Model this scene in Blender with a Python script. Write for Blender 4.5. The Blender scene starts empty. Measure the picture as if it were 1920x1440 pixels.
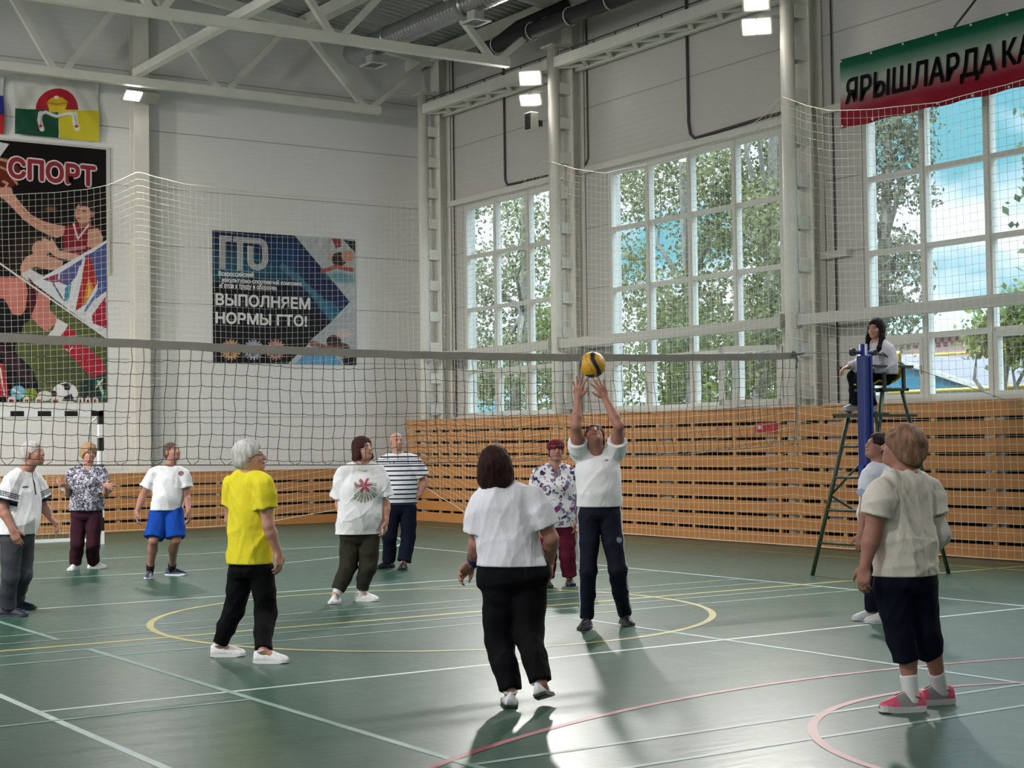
import bpy, math, random
import numpy as np
from mathutils import Vector, Matrix

sc = bpy.context.scene
COL = sc.collection
PI = math.pi
random.seed(7)

# ---------------------------------------------------------------- camera
F_PX, YAW, PITCH, ROLL, EYE = 2992.0, math.radians(33.657), math.radians(2.037), math.radians(0.75), 1.53
_h = np.array([math.sin(YAW), math.cos(YAW), 0.0])
_r0 = np.array([math.cos(YAW), -math.sin(YAW), 0.0])
_z = np.array([0.0, 0.0, 1.0])
CF = math.cos(PITCH) * _h + math.sin(PITCH) * _z
_u0 = -math.sin(PITCH) * _h + math.cos(PITCH) * _z
CR = math.cos(ROLL) * _r0 - math.sin(ROLL) * _u0
CU = math.sin(ROLL) * _r0 + math.cos(ROLL) * _u0
CO = np.array([0.0, 0.0, EYE])
cam_data = bpy.data.cameras.new('camera')
cam_data.sensor_width = 36.0
cam_data.lens = F_PX / 1920.0 * 36.0
cam_data.clip_end = 500
cam = bpy.data.objects.new('camera', cam_data)
COL.objects.link(cam)
cam.matrix_world = Matrix(((CR[0], CU[0], -CF[0], CO[0]), (CR[1], CU[1], -CF[1], CO[1]), (CR[2], CU[2], -CF[2], CO[2]), (0, 0, 0, 1)))
sc.camera = cam

# ---------------------------------------------------------------- exposure
sc.view_settings.view_transform = 'Standard'
sc.view_settings.look = 'None'
sc.view_settings.gamma = 1.0
sc.view_settings.use_curve_mapping = False
sc.view_settings.exposure = 0.70

# ---------------------------------------------------------------- sky (blue with white clouds)
world = bpy.data.worlds.new('sky')
sc.world = world
world.use_nodes = True
wn = world.node_tree.nodes
wl = world.node_tree.links
wn.clear()
w_out = wn.new('ShaderNodeOutputWorld')
w_bg = wn.new('ShaderNodeBackground')
w_bg.inputs['Strength'].default_value = 1.0
w_tc = wn.new('ShaderNodeTexCoord')
w_map = wn.new('ShaderNodeMapping')
w_map.inputs['Scale'].default_value = (3.2, 3.2, 7.0)
w_map.inputs['Location'].default_value = (0.35, 0.1, 0.55)
w_n = wn.new('ShaderNodeTexNoise')
w_n.inputs['Scale'].default_value = 1.6
w_n.inputs['Detail'].default_value = 5
w_r = wn.new('ShaderNodeValToRGB')
w_r.color_ramp.elements[0].position = 0.42
w_r.color_ramp.elements[0].color = (0.16, 0.42, 0.51, 1)
w_r.color_ramp.elements[1].position = 0.54
w_r.color_ramp.elements[1].color = (0.79, 0.86, 1.0, 1)
wl.new(w_tc.outputs['Generated'], w_map.inputs['Vector'])
wl.new(w_map.outputs['Vector'], w_n.inputs['Vector'])
wl.new(w_n.outputs['Fac'], w_r.inputs['Fac'])
# the haze high above, towards the sun, is much brighter than the sky near the horizon
w_sx = wn.new('ShaderNodeSeparateXYZ'); w_mr = wn.new('ShaderNodeMapRange')
w_mr.inputs['From Min'].default_value = 0.24; w_mr.inputs['From Max'].default_value = 0.62; w_mr.inputs['To Min'].default_value = 1.0; w_mr.inputs['To Max'].default_value = 6.5
wl.new(w_tc.outputs['Generated'], w_sx.inputs[0]); wl.new(w_sx.outputs[2], w_mr.inputs['Value']); wl.new(w_mr.outputs['Result'], w_bg.inputs['Strength'])
wl.new(w_r.outputs['Color'], w_bg.inputs['Color'])
wl.new(w_bg.outputs['Background'], w_out.inputs['Surface'])

def light(name, kind, loc, energy, color=(1, 1, 1), aim=None, **kw):
    d = bpy.data.lights.new(name, kind)
    d.energy = energy
    d.color = color
    for k, v in kw.items():
        setattr(d, k, v)
    o = bpy.data.objects.new(name, d)
    COL.objects.link(o)
    o.location = loc
    if aim is not None:
        o.rotation_euler = (Vector(aim) - Vector(loc)).to_track_quat('-Z', 'Y').to_euler()
    return o

# sun over the roof of the hall, lighting the trees outside
light('sun', 'SUN', (0, 0, 30), 1.8, (1.0, 0.95, 0.88), aim=(14, 3, 8), angle=0.01)
# fill lights added along the windowless left wall to brighten the hall
FILL_TINT = (0.88, 0.94, 1.0)
for k, yy in enumerate((-0.4, 5.2, 11.0, 16.8, 22.4)):
    light('left_fill_light', 'AREA', (-1.95, yy, 4.2), (50, 65, 90, 130, 150)[k], FILL_TINT, aim=(6, yy, 3.2), shape='RECTANGLE', size=4.2, size_y=4.0)
for (ya, yb) in ((22.6, 26.2), (17.3, 21.6), (11.4, 15.7), (5.6, 9.9)):
    p_ = light('window_daylight_portal', 'AREA', (16.75, (ya + yb) / 2, 4.05), 1, (1, 1, 1), aim=(0, (ya + yb) / 2, 4.05), shape='RECTANGLE', size=yb - ya, size_y=4.2)
    p_.data.cycles.is_portal = True

# ---------------------------------------------------------------- helpers
def ray(x, y):
    return CF + CR * (x - 960) / F_PX - CU * (y - 720) / F_PX
def at(x, y, D):
    return CO + ray(x, y) * D
def fl(x, y, zz=0.0):
    d = ray(x, y)
    return CO + d * (zz - EYE) / d[2]
def pY(x, y, Y):
    d = ray(x, y)
    return CO + d * Y / d[1]
def pX(x, y, X):
    d = ray(x, y)
    return CO + d * X / d[0]
def depth(p):
    return float((np.asarray(p, float) - CO) @ CF)

MATS = {}
def mat(name, color=(0.8, 0.8, 0.8), rough=0.6, metal=0.0, spec=0.5, noise=None, bump=None, attr=False, emit=None, coat=0.0, sheen=0.0):
    """noise = (scale, amount, detail, stretch) darkens and lightens; bump = (scale, strength, stretch)"""
    if name in MATS:
        return MATS[name]
    m = bpy.data.materials.new(name)
    m.use_nodes = True
    nt = m.node_tree
    b = nt.nodes['Principled BSDF']
    b.inputs['Base Color'].default_value = (*color, 1)
    b.inputs['Roughness'].default_value = rough
    b.inputs['Metallic'].default_value = metal
    b.inputs['Specular IOR Level'].default_value = spec
    b.inputs['Coat Weight'].default_value = coat
    b.inputs['Sheen Weight'].default_value = sheen
    if emit:
        b.inputs['Emission Color'].default_value = (*emit[0], 1)
        b.inputs['Emission Strength'].default_value = emit[1]
    tc = nt.nodes.new('ShaderNodeTexCoord')
    src = None
    if attr:
        a = nt.nodes.new('ShaderNodeVertexColor')
        a.layer_name = 'Col'
        src = a.outputs['Color']
    if noise:
        mp = nt.nodes.new('ShaderNodeMapping')
        mp.inputs['Scale'].default_value = noise[3] if len(noise) > 3 else (1, 1, 1)
        n = nt.nodes.new('ShaderNodeTexNoise')
        n.inputs['Scale'].default_value = noise[0]
        n.inputs['Detail'].default_value = noise[2] if len(noise) > 2 else 3
        r = nt.nodes.new('ShaderNodeMapRange')
        r.inputs['From Min'].default_value = 0.3
        r.inputs['From Max'].default_value = 0.7
        r.inputs['To Min'].default_value = 1 - noise[1]
        r.inputs['To Max'].default_value = 1 + noise[1]
        hsv = nt.nodes.new('ShaderNodeHueSaturation')
        hsv.inputs['Color'].default_value = (*color, 1)
        nt.links.new(tc.outputs['Object'], mp.inputs['Vector'])
        nt.links.new(mp.outputs['Vector'], n.inputs['Vector'])
        nt.links.new(n.outputs['Fac'], r.inputs['Value'])
        nt.links.new(r.outputs['Result'], hsv.inputs['Value'])
        if src is not None:
            nt.links.new(src, hsv.inputs['Color'])
        src = hsv.outputs['Color']
    if src is not None:
        nt.links.new(src, b.inputs['Base Color'])
    if bump:
        mp = nt.nodes.new('ShaderNodeMapping')
        mp.inputs['Scale'].default_value = bump[2] if len(bump) > 2 else (1, 1, 1)
        n = nt.nodes.new('ShaderNodeTexNoise')
        n.inputs['Scale'].default_value = bump[0]
        n.inputs['Detail'].default_value = 2
        n.inputs['Distortion'].default_value = 0.6
        bp = nt.nodes.new('ShaderNodeBump')
        bp.inputs['Strength'].default_value = bump[1]
        bp.inputs['Distance'].default_value = 0.02
        nt.links.new(tc.outputs['Object'], mp.inputs['Vector'])
        nt.links.new(mp.outputs['Vector'], n.inputs['Vector'])
        nt.links.new(n.outputs['Fac'], bp.inputs['Height'])
        nt.links.new(bp.outputs['Normal'], b.inputs['Normal'])
    MATS[name] = m
    return m

def S(r, g, b):
    """sRGB 0-255 to linear"""
    f = lambda c: (c / 255 / 12.92) if c <= 10 else ((c / 255 + 0.055) / 1.055) ** 2.4
    return (f(r), f(g), f(b))

BASE = {}
def empty(name, loc, label=None, cat=None, group=None, kind=None, parent=None):
    o = bpy.data.objects.new(name, None)
    o.empty_display_size = 0.2
    COL.objects.link(o)
    o.location = loc
    BASE[o.name] = tuple(loc)
    tag(o, label, cat, group, kind)
    return o
def tag(o, label=None, cat=None, group=None, kind=None):
    if label: o['label'] = label
    if cat: o['category'] = cat
    if group: o['group'] = group
    if kind: o['kind'] = kind
    return o
def link_mesh(name, me, parent=None, loc=None):
    o = bpy.data.objects.new(name, me)
    COL.objects.link(o)
    if parent is not None:
        o.parent = parent
        BASE[o.name] = BASE[parent.name]
    else:
        o.location = loc if loc is not None else (0, 0, 0)
        BASE[o.name] = tuple(o.location)
    return o
def base_of(parent, loc):
    return np.array(BASE[parent.name] if parent is not None else (loc if loc is not None else (0, 0, 0)), float)

class MB:
    def __init__(s):
        s.v = []; s.f = []; s.m = []
    def add(s, vs, fs, m=0):
        n = len(s.v)
        s.v += [tuple(map(float, v)) for v in vs]
        s.f += [tuple(i + n for i in f) for f in fs]
        s.m += [m] * len(fs)
        return s
    def box(s, x0, x1, y0, y1, z0, z1, m=0):
        vs = [(x, y, z) for x in (x0, x1) for y in (y0, y1) for z in (z0, z1)]
        return s.add(vs, [(0, 1, 3, 2), (4, 6, 7, 5), (0, 4, 5, 1), (2, 3, 7, 6), (0, 2, 6, 4), (1, 5, 7, 3)], m)
    def beam(s, a, b, w, h, up=(0, 0, 1), m=0):
        a = Vector(a); b = Vector(b); d = (b - a).normalized(); u = Vector(up)
        sd = d.cross(u)
        if sd.length < 1e-4: sd = d.cross(Vector((1, 0, 0)))
        sd.normalize(); u = sd.cross(d).normalized()
        vs = []
        for p in (a, b):
            for (i, j) in ((-1, -1), (1, -1), (1, 1), (-1, 1)):
                vs.append(p + sd * (i * w / 2) + u * (j * h / 2))
        return s.add(vs, [(0, 3, 2, 1), (4, 5, 6, 7), (0, 1, 5, 4), (1, 2, 6, 5), (2, 3, 7, 6), (3, 0, 4, 7)], m)
    def tube(s, pts, r, n=8, cap=True, m=0):
        P = np.array([list(map(float, p)) for p in pts])
        k = len(P)
        rr = np.full(k, r) if np.isscalar(r) else np.array(r, float)
        T = np.gradient(P, axis=0)
        T /= np.maximum(np.linalg.norm(T, axis=1, keepdims=True), 1e-9)
        ref = np.array([0.03, 0.05, 1.0]) if abs(T[0][2]) < 0.9 else np.array([1.0, 0.03, 0.05])
        vs = []
        for i in range(k):
            a = np.cross(T[i], ref); a /= np.linalg.norm(a); b = np.cross(T[i], a)
            for j in range(n):
                t = 2 * PI * j / n
                vs.append(P[i] + rr[i] * (math.cos(t) * a + math.sin(t) * b))
        fs = [(i * n + j, i * n + (j + 1) % n, (i + 1) * n + (j + 1) % n, (i + 1) * n + j) for i in range(k - 1) for j in range(n)]
        if cap:
            fs += [tuple(range(n))[::-1], tuple((k - 1) * n + j for j in range(n))]
        return s.add(vs, fs, m)
    def quad(s, a, b, c, d, m=0):
        return s.add([a, b, c, d], [(0, 1, 2, 3)], m)
    def build(s, name, mats, parent=None, loc=None, smooth=False, bevel=0.0):
        if not isinstance(mats, (list, tuple)): mats = [mats]
        L = base_of(parent, loc)
        me = bpy.data.meshes.new(name)
        V = np.array(s.v, float) - L
        me.from_pydata(V.tolist(), [], s.f)
        for mm in mats: me.materials.append(mm)
        if len(mats) > 1: me.polygons.foreach_set('material_index', s.m)
        if smooth: me.polygons.foreach_set('use_smooth', [True] * len(me.polygons))
        me.update()
        o = link_mesh(name, me, parent, loc)
        if bevel:
            bv = o.modifiers.new('bevel', 'BEVEL'); bv.width = bevel; bv.segments = 2; bv.limit_method = 'ANGLE'
        return o

def fast_mesh(name, V, Q, mats, parent=None, loc=None, smooth=True, col=None, mi=None, per=4):
    """numpy arrays straight into a mesh; col = per-vertex colours"""
    L = base_of(parent, loc)
    me = bpy.data.meshes.new(name)
    V = (np.asarray(V, np.float64) - L).astype(np.float32)
    Q = np.asarray(Q, np.int32)
    me.vertices.add(len(V)); me.vertices.foreach_set('co', V.ravel())
    me.loops.add(len(Q) * per); me.loops.foreach_set('vertex_index', Q.ravel())
    me.polygons.add(len(Q)); me.polygons.foreach_set('loop_start', np.arange(0, len(Q) * per, per, dtype=np.int32))
    if smooth: me.polygons.foreach_set('use_smooth', np.ones(len(Q), bool))
    if not isinstance(mats, (list, tuple)): mats = [mats]
    for mm in mats: me.materials.append(mm)
    if mi is not None: me.polygons.foreach_set('material_index', np.asarray(mi, np.int32))
    me.update(calc_edges=True)
    me.validate()
    if col is not None:
        c = me.color_attributes.new('Col', 'FLOAT_COLOR', 'POINT')
        cc = np.ones((len(V), 4), np.float32); cc[:, :3] = col
        c.data.foreach_set('color', cc.ravel())
    return link_mesh(name, me, parent, loc)

def text_polys(body, size=1.0, bold=0.0, width=1.0, spacing=1.0):
    """the outline of a line of lettering as flat polygons in (x, y)"""
    c = bpy.data.curves.new('lettering', 'FONT')
    c.body = body; c.size = size; c.offset = bold; c.space_character = spacing; c.resolution_u = 3
    o = bpy.data.objects.new('lettering', c)
    COL.objects.link(o)
    bpy.context.view_layer.update()
    me = bpy.data.meshes.new_from_object(o.evaluated_get(bpy.context.evaluated_depsgraph_get()))
    v = np.array([tuple(q.co)[:2] for q in me.vertices]); f = [tuple(p.vertices) for p in me.polygons]
    bpy.data.objects.remove(o); bpy.data.meshes.remove(me); bpy.data.curves.remove(c)
    v[:, 0] *= width
    return v, f
def fit_text(mb, body, p00, p10, p01, m=0, bold=0.0, off=0.0):
    """lettering fitted into the rectangle with corner p00 (lower left), p10 (lower right), p01 (upper left);
    bold thickens the strokes by that many metres"""
    v, f = text_polys(body)
    lo = v.min(0); hi = v.max(0)
    u = (v - lo) / (hi - lo)
    p00 = np.array(p00, float); a = np.array(p10, float) - p00; b = np.array(p01, float) - p00
    n = np.cross(a, b); n /= np.linalg.norm(n)
    ua, ub = a / np.linalg.norm(a), b / np.linalg.norm(b)
    k = 8 if bold else 0
    for i in range(k + 1):
        d = 0 if i == k else bold * (math.cos(2 * PI * i / 8) * ua + math.sin(2 * PI * i / 8) * ub)
        P = p00 + u[:, :1] * a + u[:, 1:] * b + n * off + d + np.array([0, -.0006 * i, 0]) * (abs(n[1]) > .5) + np.array([-.0006 * i, 0, 0]) * (abs(n[0]) > .5)
        mb.add(P, f, m)
# ---------------------------------------------------------------- implicit surfaces (numpy surface nets)
def smin(a, b, k):
    if k <= 0: return np.minimum(a, b)
    h = np.clip(0.5 + 0.5 * (b - a) / k, 0, 1)
    return b + (a - b) * h - k * h * (1 - h)
def v3(*a): return np.array(a, np.float32)
def unit(v):
    v = np.asarray(v, float); return v / max(np.linalg.norm(v), 1e-9)

class Sdf:
    def __init__(s): s.ops = []; s.bb = []
    def add(s, fn, c, R, k=0.02, op='u'):
        s.ops.append((op, fn, None if c is None else np.asarray(c, np.float32), R, k))
        if op == 'u': s.bb.append((np.asarray(c, float), R))
        return s
    def cone(s, pts, radii, k=0.02, op='u'):
        """tube through points with a radius at each"""
        for i in range(len(pts) - 1):
            a = np.asarray(pts[i], np.float32); b = np.asarray(pts[i + 1], np.float32)
            ra, rb = radii[i], radii[i + 1]
            ab = b - a; L2 = float(ab @ ab) + 1e-12
            def fn(P, a=a, ab=ab, L2=L2, ra=ra, rb=rb):
                w = P - a
                t = np.clip((w @ ab) / L2, 0, 1)
                q = w - t[:, None] * ab
                return np.sqrt((q * q).sum(1)) - (ra + (rb - ra) * t)
            s.add(fn, (a + b) / 2, math.sqrt(L2) / 2 + max(ra, rb), k, op)
        return s
    def ell(s, c, M, r, k=0.02, op='u'):
        """ellipsoid, M rows = axes"""
        c = np.asarray(c, np.float32); M = np.asarray(M, np.float32); r = np.asarray(r, np.float32); mn = float(r.min())
        def fn(P):
            q = (P - c) @ M.T
            k0 = np.sqrt(((q / r) ** 2).sum(1)); k1 = np.sqrt(((q / r ** 2) ** 2).sum(1))
            return k0 * (k0 - 1) / np.maximum(k1, 1e-6)
        return s.add(fn, c, float(r.max()), k, op)
    def rbox(s, c, M, half, rad, k=0.01, op='u'):
        c = np.asarray(c, np.float32); M = np.asarray(M, np.float32); hf = np.asarray(half, np.float32) - rad
        def fn(P):
            q = np.abs((P - c) @ M.T) - hf
            return np.sqrt((np.maximum(q, 0) ** 2).sum(1)) + np.minimum(q.max(1), 0) - rad
        return s.add(fn, c, float(np.linalg.norm(half)), k, op)
    def plane(s, p, n, k=0.004):
        """keep the side the normal points away from"""
        p = np.asarray(p, np.float32); n = unit(n).astype(np.float32)
        return s.add(lambda P: (P - p) @ n, None, 0, k, 'i')
    def stack(s, A, B, side, fwd, st, k=0.03):
        """torso: stations (t, half width, half depth, forward offset) from A to B"""
        A = np.asarray(A, np.float32); B = np.asarray(B, np.float32)
        L = float(np.linalg.norm(B - A)); up = (B - A) / L
        side = side - (side @ up) * up; side = unit(side).astype(np.float32); fw = np.cross(side, up).astype(np.float32)
        st = np.array(st, float)
        tt = np.linspace(st[0, 0], st[-1, 0], 60)
        def smoothed(col):
            y = np.interp(tt, st[:, 0], st[:, col]); ker = np.hanning(9); ker /= ker.sum()
            return np.convolve(np.pad(y, 4, mode='edge'), ker, 'valid')
        W, Dp, O = smoothed(1), smoothed(2), smoothed(3)
        t0, t1 = st[0, 0], st[-1, 0]
        def fn(P):
            q = P - A; t = (q @ up) / L
            tc = np.clip(t, t0, t1)
            w = np.interp(tc, tt, W); d = np.interp(tc, tt, Dp); o = np.interp(tc, tt, O)
            x = (q @ side) / w; y = ((q @ fw) - o) / d
            r = np.sqrt(x * x + y * y)
            g = np.sqrt((x / w) ** 2 + (y / d) ** 2)
            dd = r * (r - 1) / np.maximum(g, 1e-3)
            dd = np.maximum(dd, -0.08)
            az = np.abs(t - tc) * L
            return np.where(az > 0, np.sqrt(np.maximum(dd, 0) ** 2 + az * az) + np.minimum(dd, 0) * 0.0, dd).astype(np.float32)
        c = A + up * L * (t0 + t1) / 2
        return s.add(fn, c, L * (t1 - t0) / 2 + float(st[:, 1].max()) * 0.7, k)
    def warp(s, amp, freq, stretch, seed):
        """folds of cloth"""
        rs = np.random.RandomState(seed); K = rs.normal(0, 1, (5, 3)) * freq * np.asarray(stretch); ph = rs.uniform(0, 6.28, 5); K2 = rs.normal(0, 1, (5, 3)) * freq * 0.6
        def fn(P):
            d = np.zeros(len(P), np.float32)
            for i in range(5):
                w_ = np.sin(P @ K2[i].astype(np.float32) + ph[i])
                n_ = np.sin(P @ K[i].astype(np.float32) + 1.6 * w_ + ph[(i + 2) % 5])
                d += (1 - np.abs(n_)) ** 2 - 0.3
            return d * (amp / 2.2) + amp * .12
        return s.add(fn, None, 0, 0, 'd')
    def eval(s, P, blk=None, bc=None, half=0.0):
        n = len(P); d = np.full(n, 9.0, np.float32)
        for op, fn, c, R, k in s.ops:
            if blk is not None and c is not None:
                sel = np.linalg.norm(bc - c, axis=1) < R + half + k * 2 + 0.05
                if not sel.any(): continue
                idx = np.repeat(sel, blk)
                Q = P[idx]; e = fn(Q); o = d[idx]
                d[idx] = smin(o, e, k) if op == 'u' else (-smin(-o, e, k))
                continue
            e = fn(P)
            if op == 'u': d = smin(d, e, k)
            elif op == 's': d = -smin(-d, e, k)
            elif op == 'i': d = -smin(-d, -e, k)
            elif op == 'd': d = d - e
        return d
    def mesh(s, h):
        lo = np.min([c - R for c, R in s.bb], 0) - 0.05; hi = np.max([c + R for c, R in s.bb], 0) + 0.05
        B = 10
        nb = np.ceil((hi - lo) / (h * B)).astype(int)
        gi = np.stack(np.meshgrid(*[np.arange(n) for n in nb], indexing='ij'), -1).reshape(-1, 3)
        bc = lo + (gi + 0.5) * h * B
        half = h * B * 0.5 * 1.7321
        keep = np.abs(s.eval(bc.astype(np.float32))) < half * 1.25 + 0.02
        gi = gi[keep]; bc = bc[keep].astype(np.float32)
        l = np.arange(B + 1)
        loc = np.stack(np.meshgrid(l, l, l, indexing='ij'), -1).reshape(-1, 3)
        pts = (lo + ((gi * B)[:, None, :] + loc[None]) * h).astype(np.float32).reshape(-1, 3)
        val = s.eval(pts, (B + 1) ** 3, bc, half).reshape(-1, B + 1, B + 1, B + 1)
        neg = val < 0
        # cells
        cs = [(i, j, k) for i in (0, 1) for j in (0, 1) for k in (0, 1)]
        cnt = sum(neg[:, i:B + i, j:B + j, k:B + k].astype(np.int8) for i, j, k in cs)
        act = np.argwhere((cnt > 0) & (cnt < 8))
        b = act[:, 0]; ci = act[:, 1:]
        cv = np.stack([val[b, ci[:, 0] + i, ci[:, 1] + j, ci[:, 2] + k] for i, j, k in cs], 1)
        acc = np.zeros((len(act), 3)); num = np.zeros(len(act))
        for p in range(8):
            for q in range(p + 1, 8):
                dlt = [abs(cs[p][m] - cs[q][m]) for m in range(3)]
                if sum(dlt) != 1: continue
                a, c = cv[:, p], cv[:, q]
                x = (a < 0) != (c < 0)
                t = np.where(x, a / np.where(x, a - c, 1), 0)
                pos = np.array(cs[p])[None] + t[:, None] * (np.array(cs[q]) - np.array(cs[p]))[None]
                acc += pos * x[:, None]; num += x
        gcell = gi[b] * B + ci
        V = lo + (gcell + acc / num[:, None]) * h
        N = nb * B + 4
        key = (gcell[:, 0] * N[1] + gcell[:, 1]) * N[2] + gcell[:, 2]
        order = np.argsort(key); skey = key[order]
        quads = []
        for ax in range(3):
            sl0 = [slice(None)] + [slice(0, B)] * 3; sl1 = list(sl0); sl1[ax + 1] = slice(1, B + 1)
            e = np.argwhere(neg[tuple(sl0)] != neg[tuple(sl1)])
            g = gi[e[:, 0]] * B + e[:, 1:]
            s0 = neg[tuple(sl0)][tuple(e.T)]
            u, w = (ax + 1) % 3, (ax + 2) % 3
            cid = []
            for du, dw in ((0, 0), (1, 0), (1, 1), (0, 1)):
                gg = g.copy(); gg[:, u] -= du; gg[:, w] -= dw
                cid.append((gg[:, 0] * N[1] + gg[:, 1]) * N[2] + gg[:, 2])
            cid = np.stack(cid, 1)
            pos = np.clip(np.searchsorted(skey, cid), 0, len(skey) - 1)
            ok = (skey[pos] == cid).all(1)
            qd = order[pos][ok]; s1 = s0[ok]
            qd[s1] = qd[s1]
            qd[~s1] = qd[~s1][:, ::-1]
            quads.append(qd)
        return V, np.concatenate(quads)

# ---------------------------------------------------------------- people
def view_vec(r, u, t):
    return r * _r0 + u * _z - t * _h
def heading(deg):
    a = math.radians(deg)
    return -math.cos(a) * _h + math.sin(a) * _r0

SKIN = mat('skin', attr=True, rough=0.55, spec=0.35, noise=(40, 0.05, 2))
EYE_M = mat('eye', (0.03, 0.02, 0.015), rough=0.25)
def hand_sdf(S_, w, d, n, thumb, curl=(20, 25, 20), spread=6, sc_=1.0, tcurl=0.3):
    """w wrist, d towards the fingers, n palm normal, thumb = direction of the thumb side"""
    d = unit(d); n = unit(n - (n @ d) * d); th = unit(thumb - (thumb @ d) * d - (thumb @ n) * n)
    q = 0.001 * sc_
    pc = w + d * 50 * q
    S_.ell(pc, [d, th, n], (54 * q, 41 * q, 16 * q), 0.012)
    S_.rbox(w + d * 58 * q, [d, th, n], (34 * q, 38 * q, 12 * q), 0.011, 0.01)
    S_.cone([w - d * 20 * q, w + d * 20 * q], [0.026 * sc_, 0.024 * sc_], 0.015)
    L = [(40, 25, 20), (44, 28, 21), (40, 26, 20), (31, 20, 17)]
    for i in range(4):
        off = (27 - 18 * i) * q
        ang = math.radians((1.5 - i) * spread)
        dd = unit(math.cos(ang) * d + math.sin(ang) * th)
        p = w + d * (88 - (4 if i in (0, 2) else 0) - (12 if i == 3 else 0)) * q + th * off
        pts = [p]; c = 0
        for j in range(3):
            c += math.radians(curl[j])
            v = math.cos(c) * dd + math.sin(c) * n
            p = p + v * L[i][j] * q
            pts.append(p)
        r0 = 0.0094 * sc_ if i < 3 else 0.0082 * sc_
        S_.cone(pts, [r0, r0 * 0.95, r0 * 0.88, r0 * 0.72], 0.004)
    p = w + d * 22 * q + th * 30 * q
    v1 = unit(0.62 * d + 0.72 * th + tcurl * 0.6 * n); v2 = unit(0.85 * d + 0.35 * th + tcurl * n)
    S_.cone([w + d * 12 * q + th * 16 * q, p + v1 * 18 * q, p + v1 * 34 * q + v2 * 14 * q, p + v1 * 36 * q + v2 * 40 * q], [0.017 * sc_, 0.0135 * sc_, 0.0105 * sc_, 0.0085 * sc_], 0.008)

def shoe_mesh(root, ankle, toe, up, L, style, name='shoe'):
    """ankle = point on the ground under the ankle"""
    toe = unit(toe); up = unit(up - (up @ toe) * toe); sd = np.cross(toe, up)
    st = [(-.27, .030, .062), (-.24, .036, .078), (-.15, .038, .084), (0, .040, .088), (.12, .043, .090), (.28, .046, .074), (.45, .049, .056), (.6, .046, .044), (.68, .036, .034), (.72, .018, .022)]
    n = 16; sole_h = style.get('sole_h', 0.022); hk = style.get('high', 1.0)
    st = [(a_, b_, c_ * hk) for a_, b_, c_ in st]
    for part in ('upper', 'sole'):
        vs = []; fs = []
        stt = st
        for (t, w, hh) in stt:
            c = ankle + toe * t * L
            for j in range(n):
                a = 2 * PI * j / n
                if part == 'upper':
                    x = math.cos(a) * w * (1 if math.sin(a) < 0.2 else 0.92); z = sole_h * 0.6 + max(math.sin(a), -0.3) * hh * 0.95 if math.sin(a) > 0 else sole_h * 0.6
                    if math.sin(a) > 0: x *= (1 - 0.25 * math.sin(a) ** 2)
                else:
                    x = math.cos(a) * (w + 0.004); zz = math.sin(a)
                    z = sole_h * (1 if zz > 0 else 0) + (0.006 if t > 0.55 else 0)
                    z = max(z, 0.0) + (0.004 if -0.3 < t < -0.2 and zz <= 0 else 0)
                vs.append(c + sd * x + up * z)
        k = len(stt)
        fs = [(i * n + j, i * n + (j + 1) % n, (i + 1) * n + (j + 1) % n, (i + 1) * n + j) for i in range(k - 1) for j in range(n)]
        fs += [tuple(range(n))[::-1], tuple((k - 1) * n + j for j in range(n))]
        mb = MB().add(vs, fs)
        if part == 'upper':
            # tongue and collar
            mb.tube([ankle + toe * (0.02 * math.cos(a) * 1.6 - 0.01) + sd * 0.036 * math.sin(a) + up * (0.088 + 0.008 * math.cos(a)) for a in np.linspace(0, 2 * PI, 13)], 0.008, 6, cap=False)
            ms = [mat('shoe_' + style['name'], style['color'], 0.55, noise=(60, 0.12, 2))]
            so = mb.build(name, ms, root, smooth=True)
            if style.get('accent'):
                mb2 = MB()
                for q in range(4):
                    t = 0.10 + q * 0.055
                    hh = 0.080 - q * 0.0075
                    mb2.tube([ankle + toe * (t * L * 1.3) + sd * x + up * (hh + 0.004 - abs(x) * 0.35) for x in (-0.024, -0.012, 0, 0.012, 0.024)], 0.0035, 5)
                mb2.build('laces', mat('laces_' + style['name'], style['accent'], 0.6), so, smooth=True)
            if style.get('panel'):
                for sg in (-1, 1):
                    pts = []; ts = np.linspace(-.04, .34, 9); an_ = np.radians(np.linspace(8, 74, 6))
                    for t in ts:
                        wv = np.interp(t, [s_[0] for s_ in st], [s_[1] for s_ in st]); hv = np.interp(t, [s_[0] for s_ in st], [s_[2] for s_ in st])
                        for a in an_:
                            x = math.cos(a) * wv * (1 if math.sin(a) < .2 else .94) * (1 - .25 * math.sin(a) ** 2) + .0035
                            tt_ = t + (.06 * math.sin(a) - .03)
                            pts.append(ankle + toe * tt_ * L + sd * sg * x + up * (sole_h * .6 + math.sin(a) * hv * .95 + .002))
                    fs_ = [(i * 6 + j, i * 6 + j + 1, (i + 1) * 6 + j + 1, (i + 1) * 6 + j) for i in range(8) for j in range(5)]
                    MB().add(pts, fs_).build('side_panel', mat('panel_' + style['name'], style['panel'], 0.6), so, smooth=True)
        else:
            mb.build('sole', mat('sole_' + style['name'], style['sole'], 0.6), so, smooth=False)
    return so

HAIR_CUT = {}
def cloth_mat(name, color, rough=0.85, bump=0.8, **kw):
    return mat(name, color, rough, spec=0.12, noise=(90, 0.04, 2), bump=(9, bump, (1, 1, 0.6)), sheen=0.0, **kw)

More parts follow.
